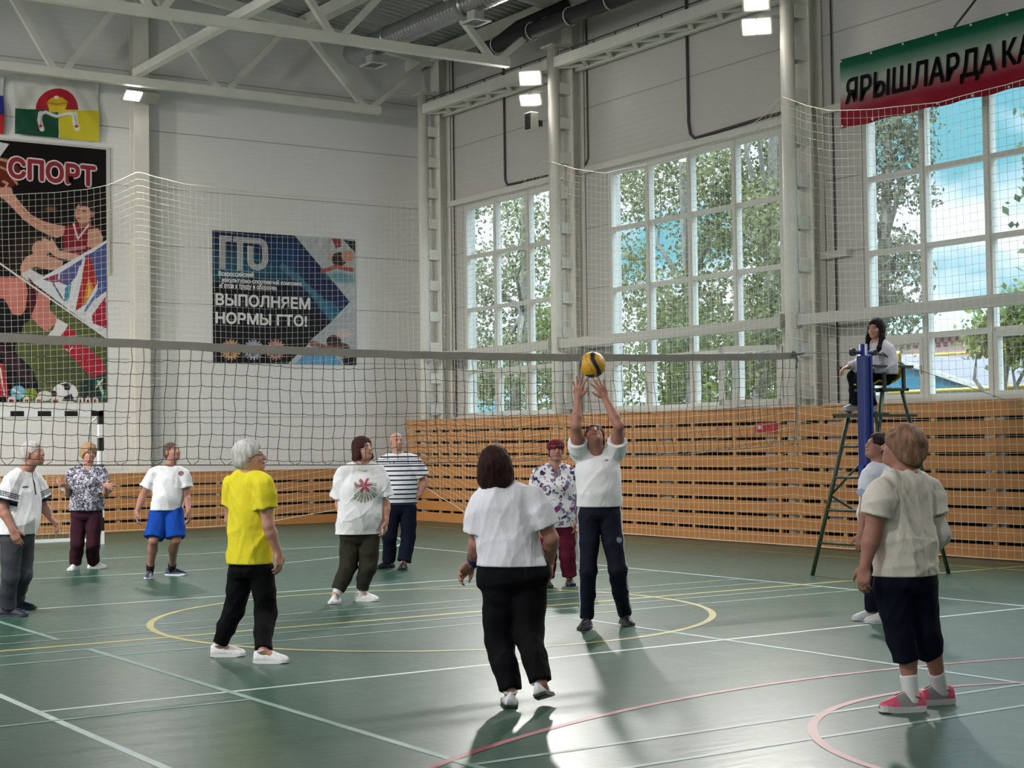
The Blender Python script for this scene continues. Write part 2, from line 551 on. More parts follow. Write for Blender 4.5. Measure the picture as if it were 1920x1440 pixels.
def person(sp):
    D = sp['D']; W = sp.get('wide', 1.0)
    root_xy = sp.get('root')
    ft = {}
    for sd_ in 'lr':
        g = sp['foot_' + sd_]
        ft[sd_] = fl(*g[:2]) if len(g) == 2 else at(g[0], g[1], D + g[2])
    root_p = (ft['l'] + ft['r']) / 2; root_p[2] = sp.get('root_z', 0.0)
    root = empty('person', tuple(float(c) for c in root_p), sp['label'], 'person')
    J = {}
    for k_, v_ in sp['j'].items():
        J[k_] = at(v_[0], v_[1], D + (v_[2] if len(v_) > 2 else 0.0))
    for sd_ in 'lr':
        J['ank_' + sd_] = ft[sd_] + np.array([0, 0, 0.085]) if ('ank_' + sd_) not in J else J['ank_' + sd_]
    fwd = heading(sp['face']); side = np.cross(_z, fwd)
    P = (J['hip_l'] + J['hip_r']) / 2; N = J['neck']
    up = unit(N - P)
    sgn = 1.0 if (J['sh_r'] - J['sh_l']) @ side > 0 else -1.0   # +1: viewer right is the person's left
    TL = np.linalg.norm(N - P)
    belly = sp.get('belly', 0.13); waist = sp.get('waist', 0.15) * W; hipw = sp.get('hipw', 0.165) * W; chest = sp.get('chest', 0.165) * W; cd = sp.get('chestd', 0.115)
    bust = sp.get('bust', 0.0)
    def stations(e, lowt=-0.12, hemflare=0.0):
        return [(lowt, hipw + e + hemflare - 0.01, 0.125 + e, -0.01), (0.05, hipw + e, 0.13 + e, -0.01), (0.32, waist + e, belly + e, 0.012), (0.5, (waist + chest) / 2 + e, (belly + cd) / 2 + e * .9, 0.012), (0.70, chest + e * .8, cd + bust / 2 + e * .7, 0.008 + bust / 2), (0.86, chest * 0.93 + e * .5, cd * 0.86 + e * .5, -0.002), (0.96, 0.105 + e * .3, 0.075 + e * .3, -0.012), (1.02, 0.06 + e * .2, 0.058 + e * .2, -0.012)]
    a1 = sp.get('arm', 1.0); l1 = sp.get('leg', 1.0)
    # -------- body
    B_ = Sdf()
    B_.stack(P, N, side, fwd, [(-.03, hipw - .03, .10, -.01)] + stations(-0.016)[1:], 0.02)
    hc = J['head']; hh = heading(sp['hface']); th = math.radians(sp.get('hpitch', 0)); hs = sp.get('hscale', 1.0)
    hf = math.cos(th) * hh + math.sin(th) * _z; hu = -math.sin(th) * hh + math.cos(th) * _z; hsd = np.cross(hu, hf)
    HM = np.array([hsd, hf, hu])
    def HP(x, y, z): return hc + hs * (x * hsd + y * hf + z * hu)
    E_ = lambda c, r, k, op='u': B_.ell(HP(*c), HM, np.array(r) * hs, k, op)
    E_((0, -.014, .035), (.074, .092, .080), .02)
    E_((0, .022, -.035), (.060, .064, .074), .03)
    E_((0, .052, -.085), (.030, .030, .024), .03)
    E_((0.034, .058, -.028), (.022, .022, .022), .02); E_((-0.034, .058, -.028), (.022, .022, .022), .02)
    E_((0, .074, .026), (.048, .016, .010), .015)
    E_((.030, .092, .004), (.019, .014, .012), .010, 's'); E_((-.030, .092, .004), (.019, .014, .012), .010, 's')
    E_((.030, .074, .004), (.014, .013, .012), .003); E_((-.030, .074, .004), (.014, .013, .012), .003)
    B_.cone([HP(0, .084, .008), HP(0, .098, -.026)], [.009 * hs, .013 * hs], .014)
    E_((0, .092, -.032), (.020, .012, .009), .008)
    E_((0, .083, -.055), (.025, .010, .0055), .005); E_((0, .080, -.064), (.022, .010, .0065), .005)
    for x in (-1, 1): E_((x * .078, -.006, -.004), (.010, .019, .031), .006)
    nb = N + fwd * (-0.012)
    B_.cone([HP(0, -.022, -.05), (HP(0, -.02, -.09) + nb) / 2, nb - up * 0.02], [.056 * hs, .054 * sp.get('neckr', 1.0), .064], .03)
    arm_pts = {}
    for s_ in 'lr':
        sh, el, wr = J['sh_' + s_], J['el_' + s_], J['wr_' + s_]
        B_.cone([N - up * .015, N * .45 + sh * .55 + up * .004, sh], [.050, .046, .050], .03)
        B_.cone([sh, sh * .45 + el * .55, el], [.054 * a1, .048 * a1, .040 * a1], .03)
        m1 = el * .72 + wr * .28
        B_.cone([el, m1, wr], [.041 * a1, .042 * a1, .0265 * (1 + (a1 - 1) * .5)], .02)
        hd = sp['hand_' + s_]
        hand_sdf(B_, wr, view_vec(*hd['d']), view_vec(*hd['n']), view_vec(*hd['t']), hd.get('curl', (22, 30, 22)), hd.get('spread', 5), sp.get('hands', 1.0), hd.get('tc', 0.3))
        hp, kn, an = J['hip_' + s_], J['kn_' + s_], J['ank_' + s_]
        B_.cone([hp, hp * .5 + kn * .5, kn], [.082 * l1, .070 * l1, .054 * l1], .012)
        td = sp['toe_' + s_]; tv = unit(view_vec(*td)); up3 = _z if len(sp['foot_' + s_]) == 2 else unit(kn - an)
        back = -unit(tv - (tv @ unit(kn - an)) * unit(kn - an))
        cv = 1.0 if sp['trousers'].get('len', .93) < 1.6 else .80
        B_.cone([kn, kn * .68 + an * .32 + back * 0.016 * cv, an * .8 + kn * .2, an], [.052 * l1 * min(1, cv + .08), .055 * l1 * cv, .038 * l1 * cv, .035 * l1 * (cv + 1) / 2], .02)
        J['back_' + s_] = back
        B_.cone([an, an + tv * .05 - up3 * .03, an + tv * .13 - up3 * .055], [.034, .026, .018], .02)
    V, Q = B_.mesh(sp.get('res', 0.0055))
    skin = np.array(sp.get('skin', S(190, 140, 118)))
    C = np.tile(skin, (len(V), 1)).astype(np.float32)
    hl = (V - hc) @ HM.T / hs
    def paint(mask, c, a=1.0):
        C[mask] = C[mask] * (1 - a) + np.array(c) * a
    front = hl[:, 1] > 0.05
    paint(front & (np.abs(np.abs(hl[:, 0]) - .030) < .012) & (np.abs(hl[:, 2] - .004) < .0055), (.34, .29, .27))
    paint(front & (np.abs(np.abs(hl[:, 0]) - .030) < .0065) & (np.abs(hl[:, 2] - .004) < .0065), (.03, .02, .015))
    paint(front & (np.abs(np.abs(hl[:, 0]) - .031) < .019) & (np.abs(hl[:, 2] - .024 + .25 * (np.abs(hl[:, 0]) - .03)) < .006), sp.get('brow', (.10, .07, .05)), .85)
    paint(front & (np.abs(np.abs(hl[:, 0]) - .030) < .017) & (np.abs(hl[:, 2] - .006) < .011), tuple(skin * .55), .55)
    paint(front & (np.abs(hl[:, 0]) < .026) & (np.abs(hl[:, 2] + .0595) < .010), (.36, .10, .09), .7)
    paint(front & (np.abs(hl[:, 0]) < .024) & (np.abs(hl[:, 2] + .0600) < .0022), (.10, .02, .02), .9)
    if sp.get('stubble'):
        paint(front & (hl[:, 2] < -.05) & (hl[:, 2] > -.12) & ~(np.abs(hl[:, 0]) < .022), sp['stubble'], .35)
    body = fast_mesh('body', V, Q, SKIN, root, col=C)
    # -------- hair
    hr = sp.get('hair')
    if hr:
        H_ = Sdf()
        kind = hr['kind']; tk = hr.get('thick', 0.014)
        H_.ell(HP(0, -.018, .038), HM, np.array((.076 + tk, .094 + tk, .083 + tk)) * hs, .02)
        if kind == 'bob':
            H_.ell(HP(0, -.030, -.03), HM, np.array((.084 + tk, .074 + tk, .085)) * hs, .04)
            H_.cone([HP(.072, .0, .0), HP(.078, .004, -.075)], [.024, .028], .03); H_.cone([HP(-.072, .0, .0), HP(-.078, .004, -.075)], [.024, .028], .03)
            H_.cone([HP(-.05, -.06, -.07), HP(.05, -.06, -.07)], [.042, .042], .04)
        if kind == 'long':
            for x in (-1, 1):
                H_.cone([HP(x * .070, .005, .02), HP(x * .080, .02, -.10), HP(x * .078, .07, -.22), HP(x * .07, .09, -.30)], [.026, .026, .024, .012], .03)
            H_.cone([HP(0, -.06, 0), HP(0, -.07, -.14), HP(0, -.08, -.26)], [.07, .066, .045], .04)
        if kind in ('curly', 'short', 'man', 'fringe'):
            H_.ell(HP(0, -.050, -.012), HM, np.array((.070 + tk, .056 + tk, .062)) * hs, .03)
        fz = {'man': .055, 'bald': .2}.get(kind, .048) if 'line' not in hr else hr['line']
        # opening for the face
        H_.ell(HP(0, .115, -.035), HM, np.array((.062, .085, fz + .045)) * hs, .012, 's')
        H_.rbox(HP(0, .115, -.10), HM, np.array((.058 if kind == 'long' else .075, .10, .10)) * hs, .02, .012, 's')
        if kind == 'man':
            H_.rbox(HP(0, .10, -.12), HM, np.array((.12, .11, .125)) * hs, .03, .01, 's')
            H_.plane(HP(0, 0, -.062), -hu)
        if kind == 'fringe':     # bald on top, hair round the back and sides
            H_.rbox(HP(0, .085, .07), HM, np.array((.12, .085, .14)) * hs, .03, .01, 's')
            H_.ell(HP(0, .03, .13), HM, np.array((.085, .13, .075)) * hs, .01, 's')
            H_.plane(HP(0, 0, -.062), -hu)
        if kind in ('short', 'curly'):
            H_.rbox(HP(0, .10, -.10), HM, np.array((.12, .085, .10)) * hs, .03, .01, 's')
            H_.plane(HP(0, 0, -.085), -hu)
        rs = np.random.RandomState(sp['seed'])
        am = hr.get('rough', 0.004)
        fq = hr.get('freq', 90)
        KK = rs.normal(0, 1, (6, 3)) * fq; pp = rs.uniform(0, 6, 6)
        HMf = HM.astype(np.float32); hcf = hc.astype(np.float32); ss = hr.get('strand', (1, 1, .35))
        def rough(Pp):
            q = ((Pp - hcf) @ HMf.T) * np.array(ss, np.float32)
            d = np.zeros(len(Pp), np.float32)
            for i in range(6):
                d += np.sin(q @ KK[i].astype(np.float32) + 1.3 * np.sin(q @ KK[(i + 1) % 6].astype(np.float32) * .4) + pp[i])
            return d * am / 3
        H_.add(rough, None, 0, 0, 'd')
        Vh, Qh = H_.mesh(0.0048)
        hm = mat('hair_%d' % sp['seed'], hr['color'], 0.7, spec=0.15, noise=(38, hr.get('vary', 0.25), 4, (1, 1, .3)), bump=(120, 0.5, (1, 1, .25)))
        ho = fast_mesh('hair', Vh, Qh, hm, root)
    # -------- shirt
    sh_ = sp['shirt']; e = sh_.get('ease', 0.018)
    T_ = Sdf()
    hem = at(sh_['hem'][0], sh_['hem'][1], D)[2]
    tlow = (hem - P[2]) / TL - 0.05
    T_.stack(P, N, side, fwd, [(min(tlow, -0.13), hipw + e + sh_.get('flare', 0.01), 0.125 + e + sh_.get('flare', 0.01) * .6, -0.006)] + stations(e)[1:], 0.04)
    for s_ in 'lr':
        sh, el = J['sh_' + s_], J['el_' + s_]
        fr = sh_.get('sleeve', 0.62)
        end = sh + (el - sh) * fr
        sr = sh_.get('sr', (.073, .078))
        T_.cone([N - up * .022, N * .45 + sh * .55 - up * .0, sh - up * .004], [.056 + e * .4, .052 + e * .4, .056 + e * .4], .04)
        T_.cone([sh - up * 0.006, sh * .6 + end * .4, end], [sr[0] * .86 * a1, sr[0] * a1, sr[1] * a1], .03)
        if fr > 1.2:
            wr = J['wr_' + s_]
            T_.cone([sh, el], [sr[0], sr[1]], .04)
    T_ops_end = len(T_.ops)
    # cut sleeve ends by a slab beyond each
    for s_ in 'lr':
        sh, el, wr = J['sh_' + s_], J['el_' + s_], J['wr_' + s_]
        fr = sh_.get('sleeve', 0.62)
        if fr < 1.2:
            dd = unit(el - sh); end = sh + (el - sh) * fr
            T_.rbox(end + dd * 0.075, np.array([dd, unit(np.cross(dd, fwd + .01)), unit(np.cross(dd, np.cross(dd, fwd + .01)))]), (.075, .11, .11), .003, .003, 's')
            # give back the side of the torso that the cut may have clipped
    T_.stack(P, N, side, fwd, [(min(tlow, -0.13), hipw + e + sh_.get('flare', 0.01), 0.125 + e + sh_.get('flare', 0.01) * .6, -0.006)] + stations(e)[1:], 0.008)
    if sh_.get('sleeve', .62) > 1.2:
        for s_ in 'lr':
            el, wr = J['el_' + s_], J['wr_' + s_]
            T_.cone([el, el * .15 + wr * .85], [.062, .045], .03)
    T_.warp(sh_.get('fold', 0.010) * 1.15, 12, (1, 1, 0.7), sp['seed'])
    hn = unit(np.array([0, 0, -1.0]) + sh_.get('hemtilt', 0) * _r0)
    T_.plane(np.array([P[0], P[1], hem]), hn)
    nr = sh_.get('neckr', 0.072)
    T_.ell(N + up * .045 + fwd * .015, np.array([side, np.cross(side, up), up]), (nr, nr, .055), .006, 's')
    if sh_.get('vneck'):
        vp = N + fwd * (cd * .55) - up * 0.02
        T_.cone([vp + up * .06 + fwd * .02, vp - up * sh_['vneck'] + fwd * .05], [.055, .012], .004, 's')
    Vs, Qs = T_.mesh(sp.get('cres', 0.008))
    info = dict(J=J, P=P, N=N, up=up, fwd=fwd, side=side, HP=HP, HM=HM, TL=TL, root=root, hs=hs, D=D, ft=ft)
    so_ = fast_mesh('shirt', Vs, Qs, sh_['mat'], root, col=sh_['paint'](Vs, info) if 'paint' in sh_ else None)
    sp['_shirt'] = so_
    # -------- trousers or shorts
    tr = sp['trousers']
    R_ = Sdf()
    wz = P[2] + tr.get('rise', 0.16)
    R_.stack(P, N, side, fwd, [(-.10, hipw - .02, .105, -0.01), (-0.03, hipw + .006, .135, -0.015), (.08, hipw + .004, .135, -.012), (.35, waist - .004, belly - .006, .006), (.5, waist - .02, belly - .02, .01)], .03)
    fr = tr.get('len', 0.93)
    ends = []
    for s_ in 'lr':
        hp, kn, an = J['hip_' + s_], J['kn_' + s_], J['ank_' + s_]
        rr = tr.get('r', (.100, .075, .068, .070))
        hp2 = hp - up * 0.02
        if fr > 1.0:
            tb = fr - 1.0
            e1 = kn + (an - kn) * tb
            R_.cone([hp2, hp2 * .5 + kn * .5, kn], [rr[0] * l1, (rr[0] + rr[1]) / 2 * l1, rr[1] * l1], .014)
            R_.cone([kn, (kn + e1) / 2 + J['back_' + s_] * .010, e1], [rr[1] * l1, rr[2] * l1, rr[3] * l1], .025)
            ends.append((e1, unit(an - kn), rr[3] * l1))
        else:
            e1 = hp2 + (kn - hp2) * fr
            R_.cone([hp2, e1], [rr[0] * l1, rr[1] * l1], .014)
            ends.append((e1, unit(kn - hp2), rr[1] * l1))
    for e1, dd, r_ in ends:
        R_.rbox(e1 + dd * (.08), np.array([dd, unit(np.cross(dd, fwd + .01)), unit(np.cross(dd, np.cross(dd, fwd + .01)))]), (.08, r_ + .02, r_ + .02), .003, .003, 's')
    R_.warp(tr.get('fold', 0.009), 10, (1, 1, 0.6), sp['seed'] + 5)
    R_.plane(np.array([P[0], P[1], wz]), (0, 0, 1))
    Vt, Qt = R_.mesh(sp.get('cres', 0.008))
    trm = fast_mesh(tr.get('name', 'trousers'), Vt, Qt, tr['mat'], root, col=tr['paint'](Vt, info) if 'paint' in tr else None)
    sp['_trousers'] = trm
    # -------- socks and shoes
    for s_ in 'lr':
        an, kn = J['ank_' + s_], J['kn_' + s_]
        if sp.get('sock'):
            k_ = Sdf(); top = an + unit(kn - an) * sp['sock'][1]
            k_.cone([an - np.array([0, 0, .02]), top], [.041 * l1, .050 * l1], .01)
            k_.plane(top, kn - an)
            Vk, Qk = k_.mesh(.007)
            fast_mesh('sock', Vk, Qk, mat('sock_%d' % sp['seed'], sp['sock'][0], .9), root)
        tv = view_vec(*sp['toe_' + s_]); upv = _z
        gp = ft[s_].copy()
        if len(sp['foot_' + s_]) == 3: upv = unit(kn - an)
        shoe_mesh(root, gp, tv, upv, sp.get('shoe_len', .27), sp['shoe'])
    if sp.get('extra'): sp['extra'](info, so_, body)
    return root, J, dict(P=P, N=N, up=up, fwd=fwd, side=side, HP=HP, HM=HM, TL=TL, hs=hs, cd=cd, hem=hem)
def stripes_mat(name, base, line, pitch, width, axis=2, phase=0.0):
    m = cloth_mat(name, base)
    nt = m.node_tree; b = nt.nodes['Principled BSDF']
    tc = nt.nodes.new('ShaderNodeTexCoord'); sx = nt.nodes.new('ShaderNodeSeparateXYZ')
    a = nt.nodes.new('ShaderNodeMath'); a.operation = 'MULTIPLY_ADD'; a.inputs[1].default_value = 1 / pitch; a.inputs[2].default_value = phase
    fr = nt.nodes.new('ShaderNodeMath'); fr.operation = 'FRACT'
    lt = nt.nodes.new('ShaderNodeMath'); lt.operation = 'LESS_THAN'; lt.inputs[1].default_value = width / pitch
    mx = nt.nodes.new('ShaderNodeMix'); mx.data_type = 'RGBA'
    mx.inputs[6].default_value = (*base, 1); mx.inputs[7].default_value = (*line, 1)
    nt.links.new(tc.outputs['Object'], sx.inputs[0]); nt.links.new(sx.outputs[axis], a.inputs[0])
    nt.links.new(a.outputs[0], fr.inputs[0]); nt.links.new(fr.outputs[0], lt.inputs[0]); nt.links.new(lt.outputs[0], mx.inputs[0])
    nt.links.new(mx.outputs[2], b.inputs['Base Color'])
    return m
def blotch_mat(name, base, cols, scale, kind='leaf'):
    """printed pattern: patches of colour from layered textures"""
    m = cloth_mat(name, base)
    nt = m.node_tree; b = nt.nodes['Principled BSDF']
    tc = nt.nodes.new('ShaderNodeTexCoord')
    prev = None
    for i, (c, thr, sc_) in enumerate(cols):
        if kind == 'flower':
            v = nt.nodes.new('ShaderNodeTexVoronoi'); v.inputs['Scale'].default_value = sc_; out = v.outputs['Distance']
            n2 = nt.nodes.new('ShaderNodeTexNoise'); n2.inputs['Scale'].default_value = sc_ * 3.2; n2.inputs['Detail'].default_value = 3
            ad = nt.nodes.new('ShaderNodeMath'); ad.operation = 'MULTIPLY_ADD'; ad.inputs[1].default_value = 0.9
            nt.links.new(n2.outputs['Fac'], ad.inputs[0]); nt.links.new(out, ad.inputs[2]); out = ad.outputs[0]
            src = v
            nt.links.new(tc.outputs['Object'], n2.inputs['Vector'])
            op = 'LESS_THAN'
        else:
            v = nt.nodes.new('ShaderNodeTexNoise'); v.inputs['Scale'].default_value = sc_; v.inputs['Detail'].default_value = 2.5; v.inputs['Distortion'].default_value = 2.2; out = v.outputs['Fac']; src = v
            op = 'GREATER_THAN'
        mp = nt.nodes.new('ShaderNodeMapping'); mp.inputs['Location'].default_value = (i * 3.7, i * 1.3, i * 2.1)
        nt.links.new(tc.outputs['Object'], mp.inputs['Vector']); nt.links.new(mp.outputs['Vector'], src.inputs['Vector'])
        lt = nt.nodes.new('ShaderNodeMath'); lt.operation = op; lt.inputs[1].default_value = thr
        nt.links.new(out, lt.inputs[0])
        mx = nt.nodes.new('ShaderNodeMix'); mx.data_type = 'RGBA'
        if prev is None: mx.inputs[6].default_value = (*base, 1)
        else: nt.links.new(prev, mx.inputs[6])
        mx.inputs[7].default_value = (*c, 1)
        nt.links.new(lt.outputs[0], mx.inputs[0]); prev = mx.outputs[2]
    nt.links.new(prev, b.inputs['Base Color'])
    return m

WHITE_T = cloth_mat('white_cotton', S(228, 228, 236))
CREAM_T = cloth_mat('cream_cotton', S(226, 220, 208))
BLACK_T = cloth_mat('black_cloth', S(17, 17, 20))
NAVY_T = cloth_mat('navy_cloth', S(17, 20, 36))
RELAX = dict(curl=(24, 32, 24), spread=3)
SKIN_A = S(186, 138, 120); SKIN_B = S(168, 120, 104); SKIN_C = S(204, 158, 138)

ONLY = globals().get("ONLY", None)
def cbase(V, c): return np.tile(np.array(c, np.float32), (len(V), 1))
def blob(C, V, px, py, D, r, c, a=1.0, sq=1.0):
    q = at(px, py, D); d = V - q; x = d @ _r0; z = d[:, 2] * sq; m = (x * x + z * z < r * r) & ((d @ _h) < .12)
    C[m] = C[m] * (1 - a) + np.array(c) * a
def paint_edge(V, I):
    C = cbase(V, S(232, 232, 236)); J = I['J']
    for s_ in 'lr':
        a, b = J['sh_' + s_], J['el_' + s_]; L = np.linalg.norm(b - a); ax = (b - a) / L; w = V - a; t = (w @ ax) / L; rad = np.linalg.norm(w - (w @ ax)[:, None] * ax, axis=1)
        arm = rad < .115
        for q in (.40, .465, .53): C[arm & (np.abs(t - q) < .018)] = S(30, 32, 50)
        C[arm & (t > .62) & (t < .8)] = S(26, 30, 56)
    x = (V - I['N']) @ I['side']; z = (V - I['N']) @ I['up']; f = (V - I['N']) @ I['fwd']
    C[(np.abs(x - .035) < .010) & (z > -.20) & (f > 0)] = S(40, 42, 60)
    blob(C, V, 50, 913, 14.4, .024, S(60, 66, 78), .9, 2.2)
    return C
def paint_blue(V, I):
    C = cbase(V, S(232, 232, 236)); blob(C, V, 337, 888, 18.2, .030, S(90, 70, 84), .9); blob(C, V, 338, 890, 18.2, .014, S(190, 120, 110)); return C
def paint_print(V, I):
    C = cbase(V, S(232, 232, 236)); c = at(685, 919, I['D'] - .15); d = V - c; x = d @ _r0; z = d[:, 2]; fr = (d @ _h) < .15
    rs = np.random.RandomState(3)
    ang = np.arctan2(z - .045, x + .005); rr = np.hypot(x + .005, z - .045)
    pet = .050 + .028 * np.sin(ang * 6 + 1); C[fr & (rr < pet)] = S(176, 84, 96); C[fr & (rr < .5 * pet)] = S(150, 40, 60)
    low = fr & (rr > pet) & (np.abs(x) < .105) & (z < .075) & (z > -.12) & (z > -.13 + .5 * np.abs(x + .02))
    st = np.sin(ang * 30 + 30 * rr) > .35; C[low & st] = S(120, 124, 116); C[low & ~st & (np.sin(ang * 13) > .6)] = S(196, 198, 170)
    C[fr & (np.abs(x + .045) < .05) & (np.abs(z - .06) < .035) & (np.sin(x * 90 + z * 60) > 0)] = S(150, 110, 120)
    return C
def paint_setter(V, I):
    C = cbase(V, S(232, 232, 236)); blob(C, V, 1138, 863, 12.75, .018, S(120, 124, 140), .9, 2.5); return C
def paint_post(V, I):
    C = cbase(V, S(214, 218, 232)); blob(C, V, 1614, 925, 13.1, .04, S(96, 110, 160), .6, 1.0); return C
def paint_track(V, I):
    C = cbase(V, S(17, 20, 36)); J = I['J']
    for s_, sg in (('l', -1), ('r', 1)):
        out = unit(sg * _r0 - .25 * _h)
        for a, b in ((J['hip_' + s_], J['kn_' + s_]), (J['kn_' + s_], J['ank_' + s_])):
            L = np.linalg.norm(b - a); ax = (b - a) / L; w = V - a; t = (w @ ax) / L; q = w - (w @ ax)[:, None] * ax; r = np.linalg.norm(q, axis=1); cs = (q @ out) / np.maximum(r, 1e-4)
            m = (t > (-.2 if a is J['hip_' + s_] else 0)) & (t <= 1) & (r < .16)
            an = np.degrees(np.arccos(np.clip(cs, -1, 1)))
            C[m & (np.abs(an - 8) < 5)] = S(186, 190, 204)
    blob(C, V, 1161, 1012, 12.8, .022, S(150, 154, 166), .9)
    return C
def ex_wrist(I, shirt, body):
    J = I['J']; w, e = J['wr_l'], J['el_l']; d = unit(e - w)
    MB().tube([w - d * .012, w + d * .02, w + d * .055], [.033, .036, .038], 18, cap=False).build('wristband', mat('blue_wristband', S(52, 60, 130), .8), I['root'], smooth=True)
def ex_bandage(I, shirt, body):
    J = I['J']; s_, e, w = J['sh_r'], J['el_r'], J['wr_r']
    k = Sdf(); p0 = e * .62 + s_ * .38; p1 = e * .25 + w * .75
    k.cone([p0, e, p1], [.060, .060, .052], .04); k.plane(p0, s_ - e); k.plane(p1, w - e); k.warp(.004, 26, (1, 1, 1), 3)
    V, Q = k.mesh(.007); fast_mesh('elbow_bandage', V, Q, cloth_mat('white_bandage', S(206, 202, 196)), I['root'])
def ex_headband(I, shirt, body):
    HP, HM, hs = I['HP'], I['HM'], I['hs']; k = Sdf()
    k.ell(HP(0, -.012, .046), HM, np.array((.094, .112, .094)) * hs, .02); k.plane(HP(0, 0, .030), -(HM[2] + .28 * HM[1])); k.plane(HP(0, 0, .095), HM[2] * 1.0 - .3 * HM[1]); k.warp(.005, 40, (1, 1, 2), 3)
    V, Q = k.mesh(.006); fast_mesh('headband', V, Q, cloth_mat('maroon_headband', S(104, 30, 42)), I['root'])
def ex_necklace(I, shirt, body):
    N, sd, up, fw = I['N'], I['side'], I['up'], I['fwd']
    MB().tube([N + sd * .072 * math.sin(a) + fw * (.02 + .085 * math.cos(a)) + up * (.012 - .055 * math.cos(a) - .01) for a in np.linspace(-2.2, 2.2, 22)], .0045, 6).build('necklace', mat('pearl_necklace', S(206, 186, 160), .3), I['root'], smooth=True)
PEOPLE = []
def P_(**k): PEOPLE.append(k)

# man at the left edge, white polo with three black sleeve stripes
P_(id='edge', seed=11, D=14.48, label='man in white polo with striped sleeves and grey trousers, looking up at the left edge', face=62, hface=72, hpitch=14, wide=1.0, belly=.15,
   foot_l=(14, 1156), foot_r=(30, 1143), toe_l=(1, 0, .15), toe_r=(1, 0, .05),
   j=dict(head=(63, 851), neck=(44, 884), sh_l=(20, 903, -.16), sh_r=(66, 900, .15), el_l=(5, 955, -.20), wr_l=(24, 995, -.26), el_r=(84, 952, .20), wr_r=(96, 972, .16), hip_l=(22, 1012, -.08), hip_r=(44, 1010, .08), kn_l=(20, 1082, -.10), kn_r=(44, 1078, .02)),
   hand_l=dict(d=(.45, -.9, .1), n=(-.2, -.1, -1), t=(1, .4, 0), **RELAX), hand_r=dict(d=(.6, -.75, .1), n=(-.5, -.5, .6), t=(.6, .6, .5), **RELAX),
   skin=SKIN_B, hair=dict(kind='man', color=S(190, 184, 182), rough=.003, thick=.007), brow=S(150, 140, 135),
   shirt=dict(mat=mat('printed_white_cotton', (.8,.8,.8), .85, spec=.2, attr=True, noise=(90, .04, 2), bump=(9, .8, (1, 1, .6))), paint=paint_edge, hem=(40, 1001), sleeve=.72, sr=(.080, .092), ease=.024, fold=.012, flare=.02), trousers=dict(mat=cloth_mat('grey_trousers', S(66, 68, 74)), len=1.99, r=(.098, .078, .074, .074)),
   shoe=dict(name='navy_slip_on', color=S(34, 38, 58), sole=S(44, 46, 60)), shoe_len=.27)
# woman with grey patterned blouse
P_(id='pattern', seed=12, D=19.65, label='woman in grey patterned blouse and burgundy trousers with raised hands, by the goal', face=15, hface=30, hpitch=6, wide=1.08, bust=.05, belly=.15, waist=.165, hipw=.175,
   foot_l=(141, 1069), foot_r=(175, 1066), toe_l=(-.1, 0, 1), toe_r=(.95, 0, .3),
   j=dict(head=(167, 851), neck=(164, 876), sh_l=(138, 887), sh_r=(190, 885), el_l=(127, 926, -.05), wr_l=(126, 912, -.25), el_r=(198, 926, -.05), wr_r=(199, 910, -.24), hip_l=(149, 966), hip_r=(176, 966), kn_l=(145, 1018, -.03), kn_r=(175, 1018, -.02)),
   hand_l=dict(d=(-.5, .3, .5), n=(.2, .5, -.9), t=(.6, .6, 0), curl=(20, 25, 20), spread=8), hand_r=dict(d=(.5, -.1, .6), n=(-.3, .2, -.9), t=(-.6, .7, 0), curl=(20, 25, 20), spread=8),
   skin=SKIN_A, hair=dict(kind='curly', color=S(165, 132, 100), rough=.008, freq=70, strand=(1, 1, 1), thick=.022),
   shirt=dict(mat=blotch_mat('grey_print_cloth', S(92, 90, 104), [(S(178, 178, 190), .53, 11), (S(52, 50, 66), .58, 16), (S(205, 205, 214), .60, 22)], 1), hem=(163, 957), sleeve=.95, sr=(.078, .085), ease=.028, flare=.02, vneck=.08),
   trousers=dict(mat=cloth_mat('burgundy_trousers', S(54, 26, 38)), len=1.98, r=(.103, .082, .078, .076)), shoe=dict(name='white_sneaker', color=S(225, 225, 225), sole=S(215, 215, 215)), shoe_len=.25)
# man in blue shorts
P_(id='blue', seed=13, D=18.32, label='man in white t-shirt, blue shorts and black socks, crouching slightly', face=25, hface=55, hpitch=20, wide=1.0, belly=.14,
   foot_l=(281, 1084), foot_r=(322, 1079), toe_l=(.1, 0, 1), toe_r=(1, 0, .35),
   j=dict(head=(323, 848), neck=(318, 876), sh_l=(289, 888, -.05), sh_r=(344, 888, .03), el_l=(268, 930, -.02), wr_l=(257, 959, -.12), el_r=(350, 930, .02), wr_r=(354, 957, -.12), hip_l=(299, 958), hip_r=(326, 958), kn_l=(288, 1013, -.14), kn_r=(330, 1012, -.08)),
   hand_l=dict(d=(-.05, -1, .2), n=(.9, 0, -.3), t=(.3, 0, 1), **RELAX), hand_r=dict(d=(.2, -1, .2), n=(-.9, 0, -.3), t=(-.3, 0, 1), **RELAX),
   skin=SKIN_B, hair=dict(kind='man', color=S(92, 76, 70), rough=.002, thick=.003), stubble=S(120, 110, 105),
   shirt=dict(mat=mat('printed_white_cotton', (.8,.8,.8), .85, spec=.2, attr=True, noise=(90, .04, 2), bump=(9, .8, (1, 1, .6))), paint=paint_blue, hem=(316, 956), sleeve=.62, sr=(.075, .086), ease=.02, fold=.010, flare=0.0), trousers=dict(name='shorts', mat=cloth_mat('blue_shorts', S(24, 70, 160)), len=.93, r=(.115, .118), fold=.012),
   sock=(S(18, 18, 20), .10), shoe=dict(name='blue_trainer', color=S(44, 58, 84), sole=S(200, 204, 212), accent=S(30, 40, 60)), shoe_len=.28)
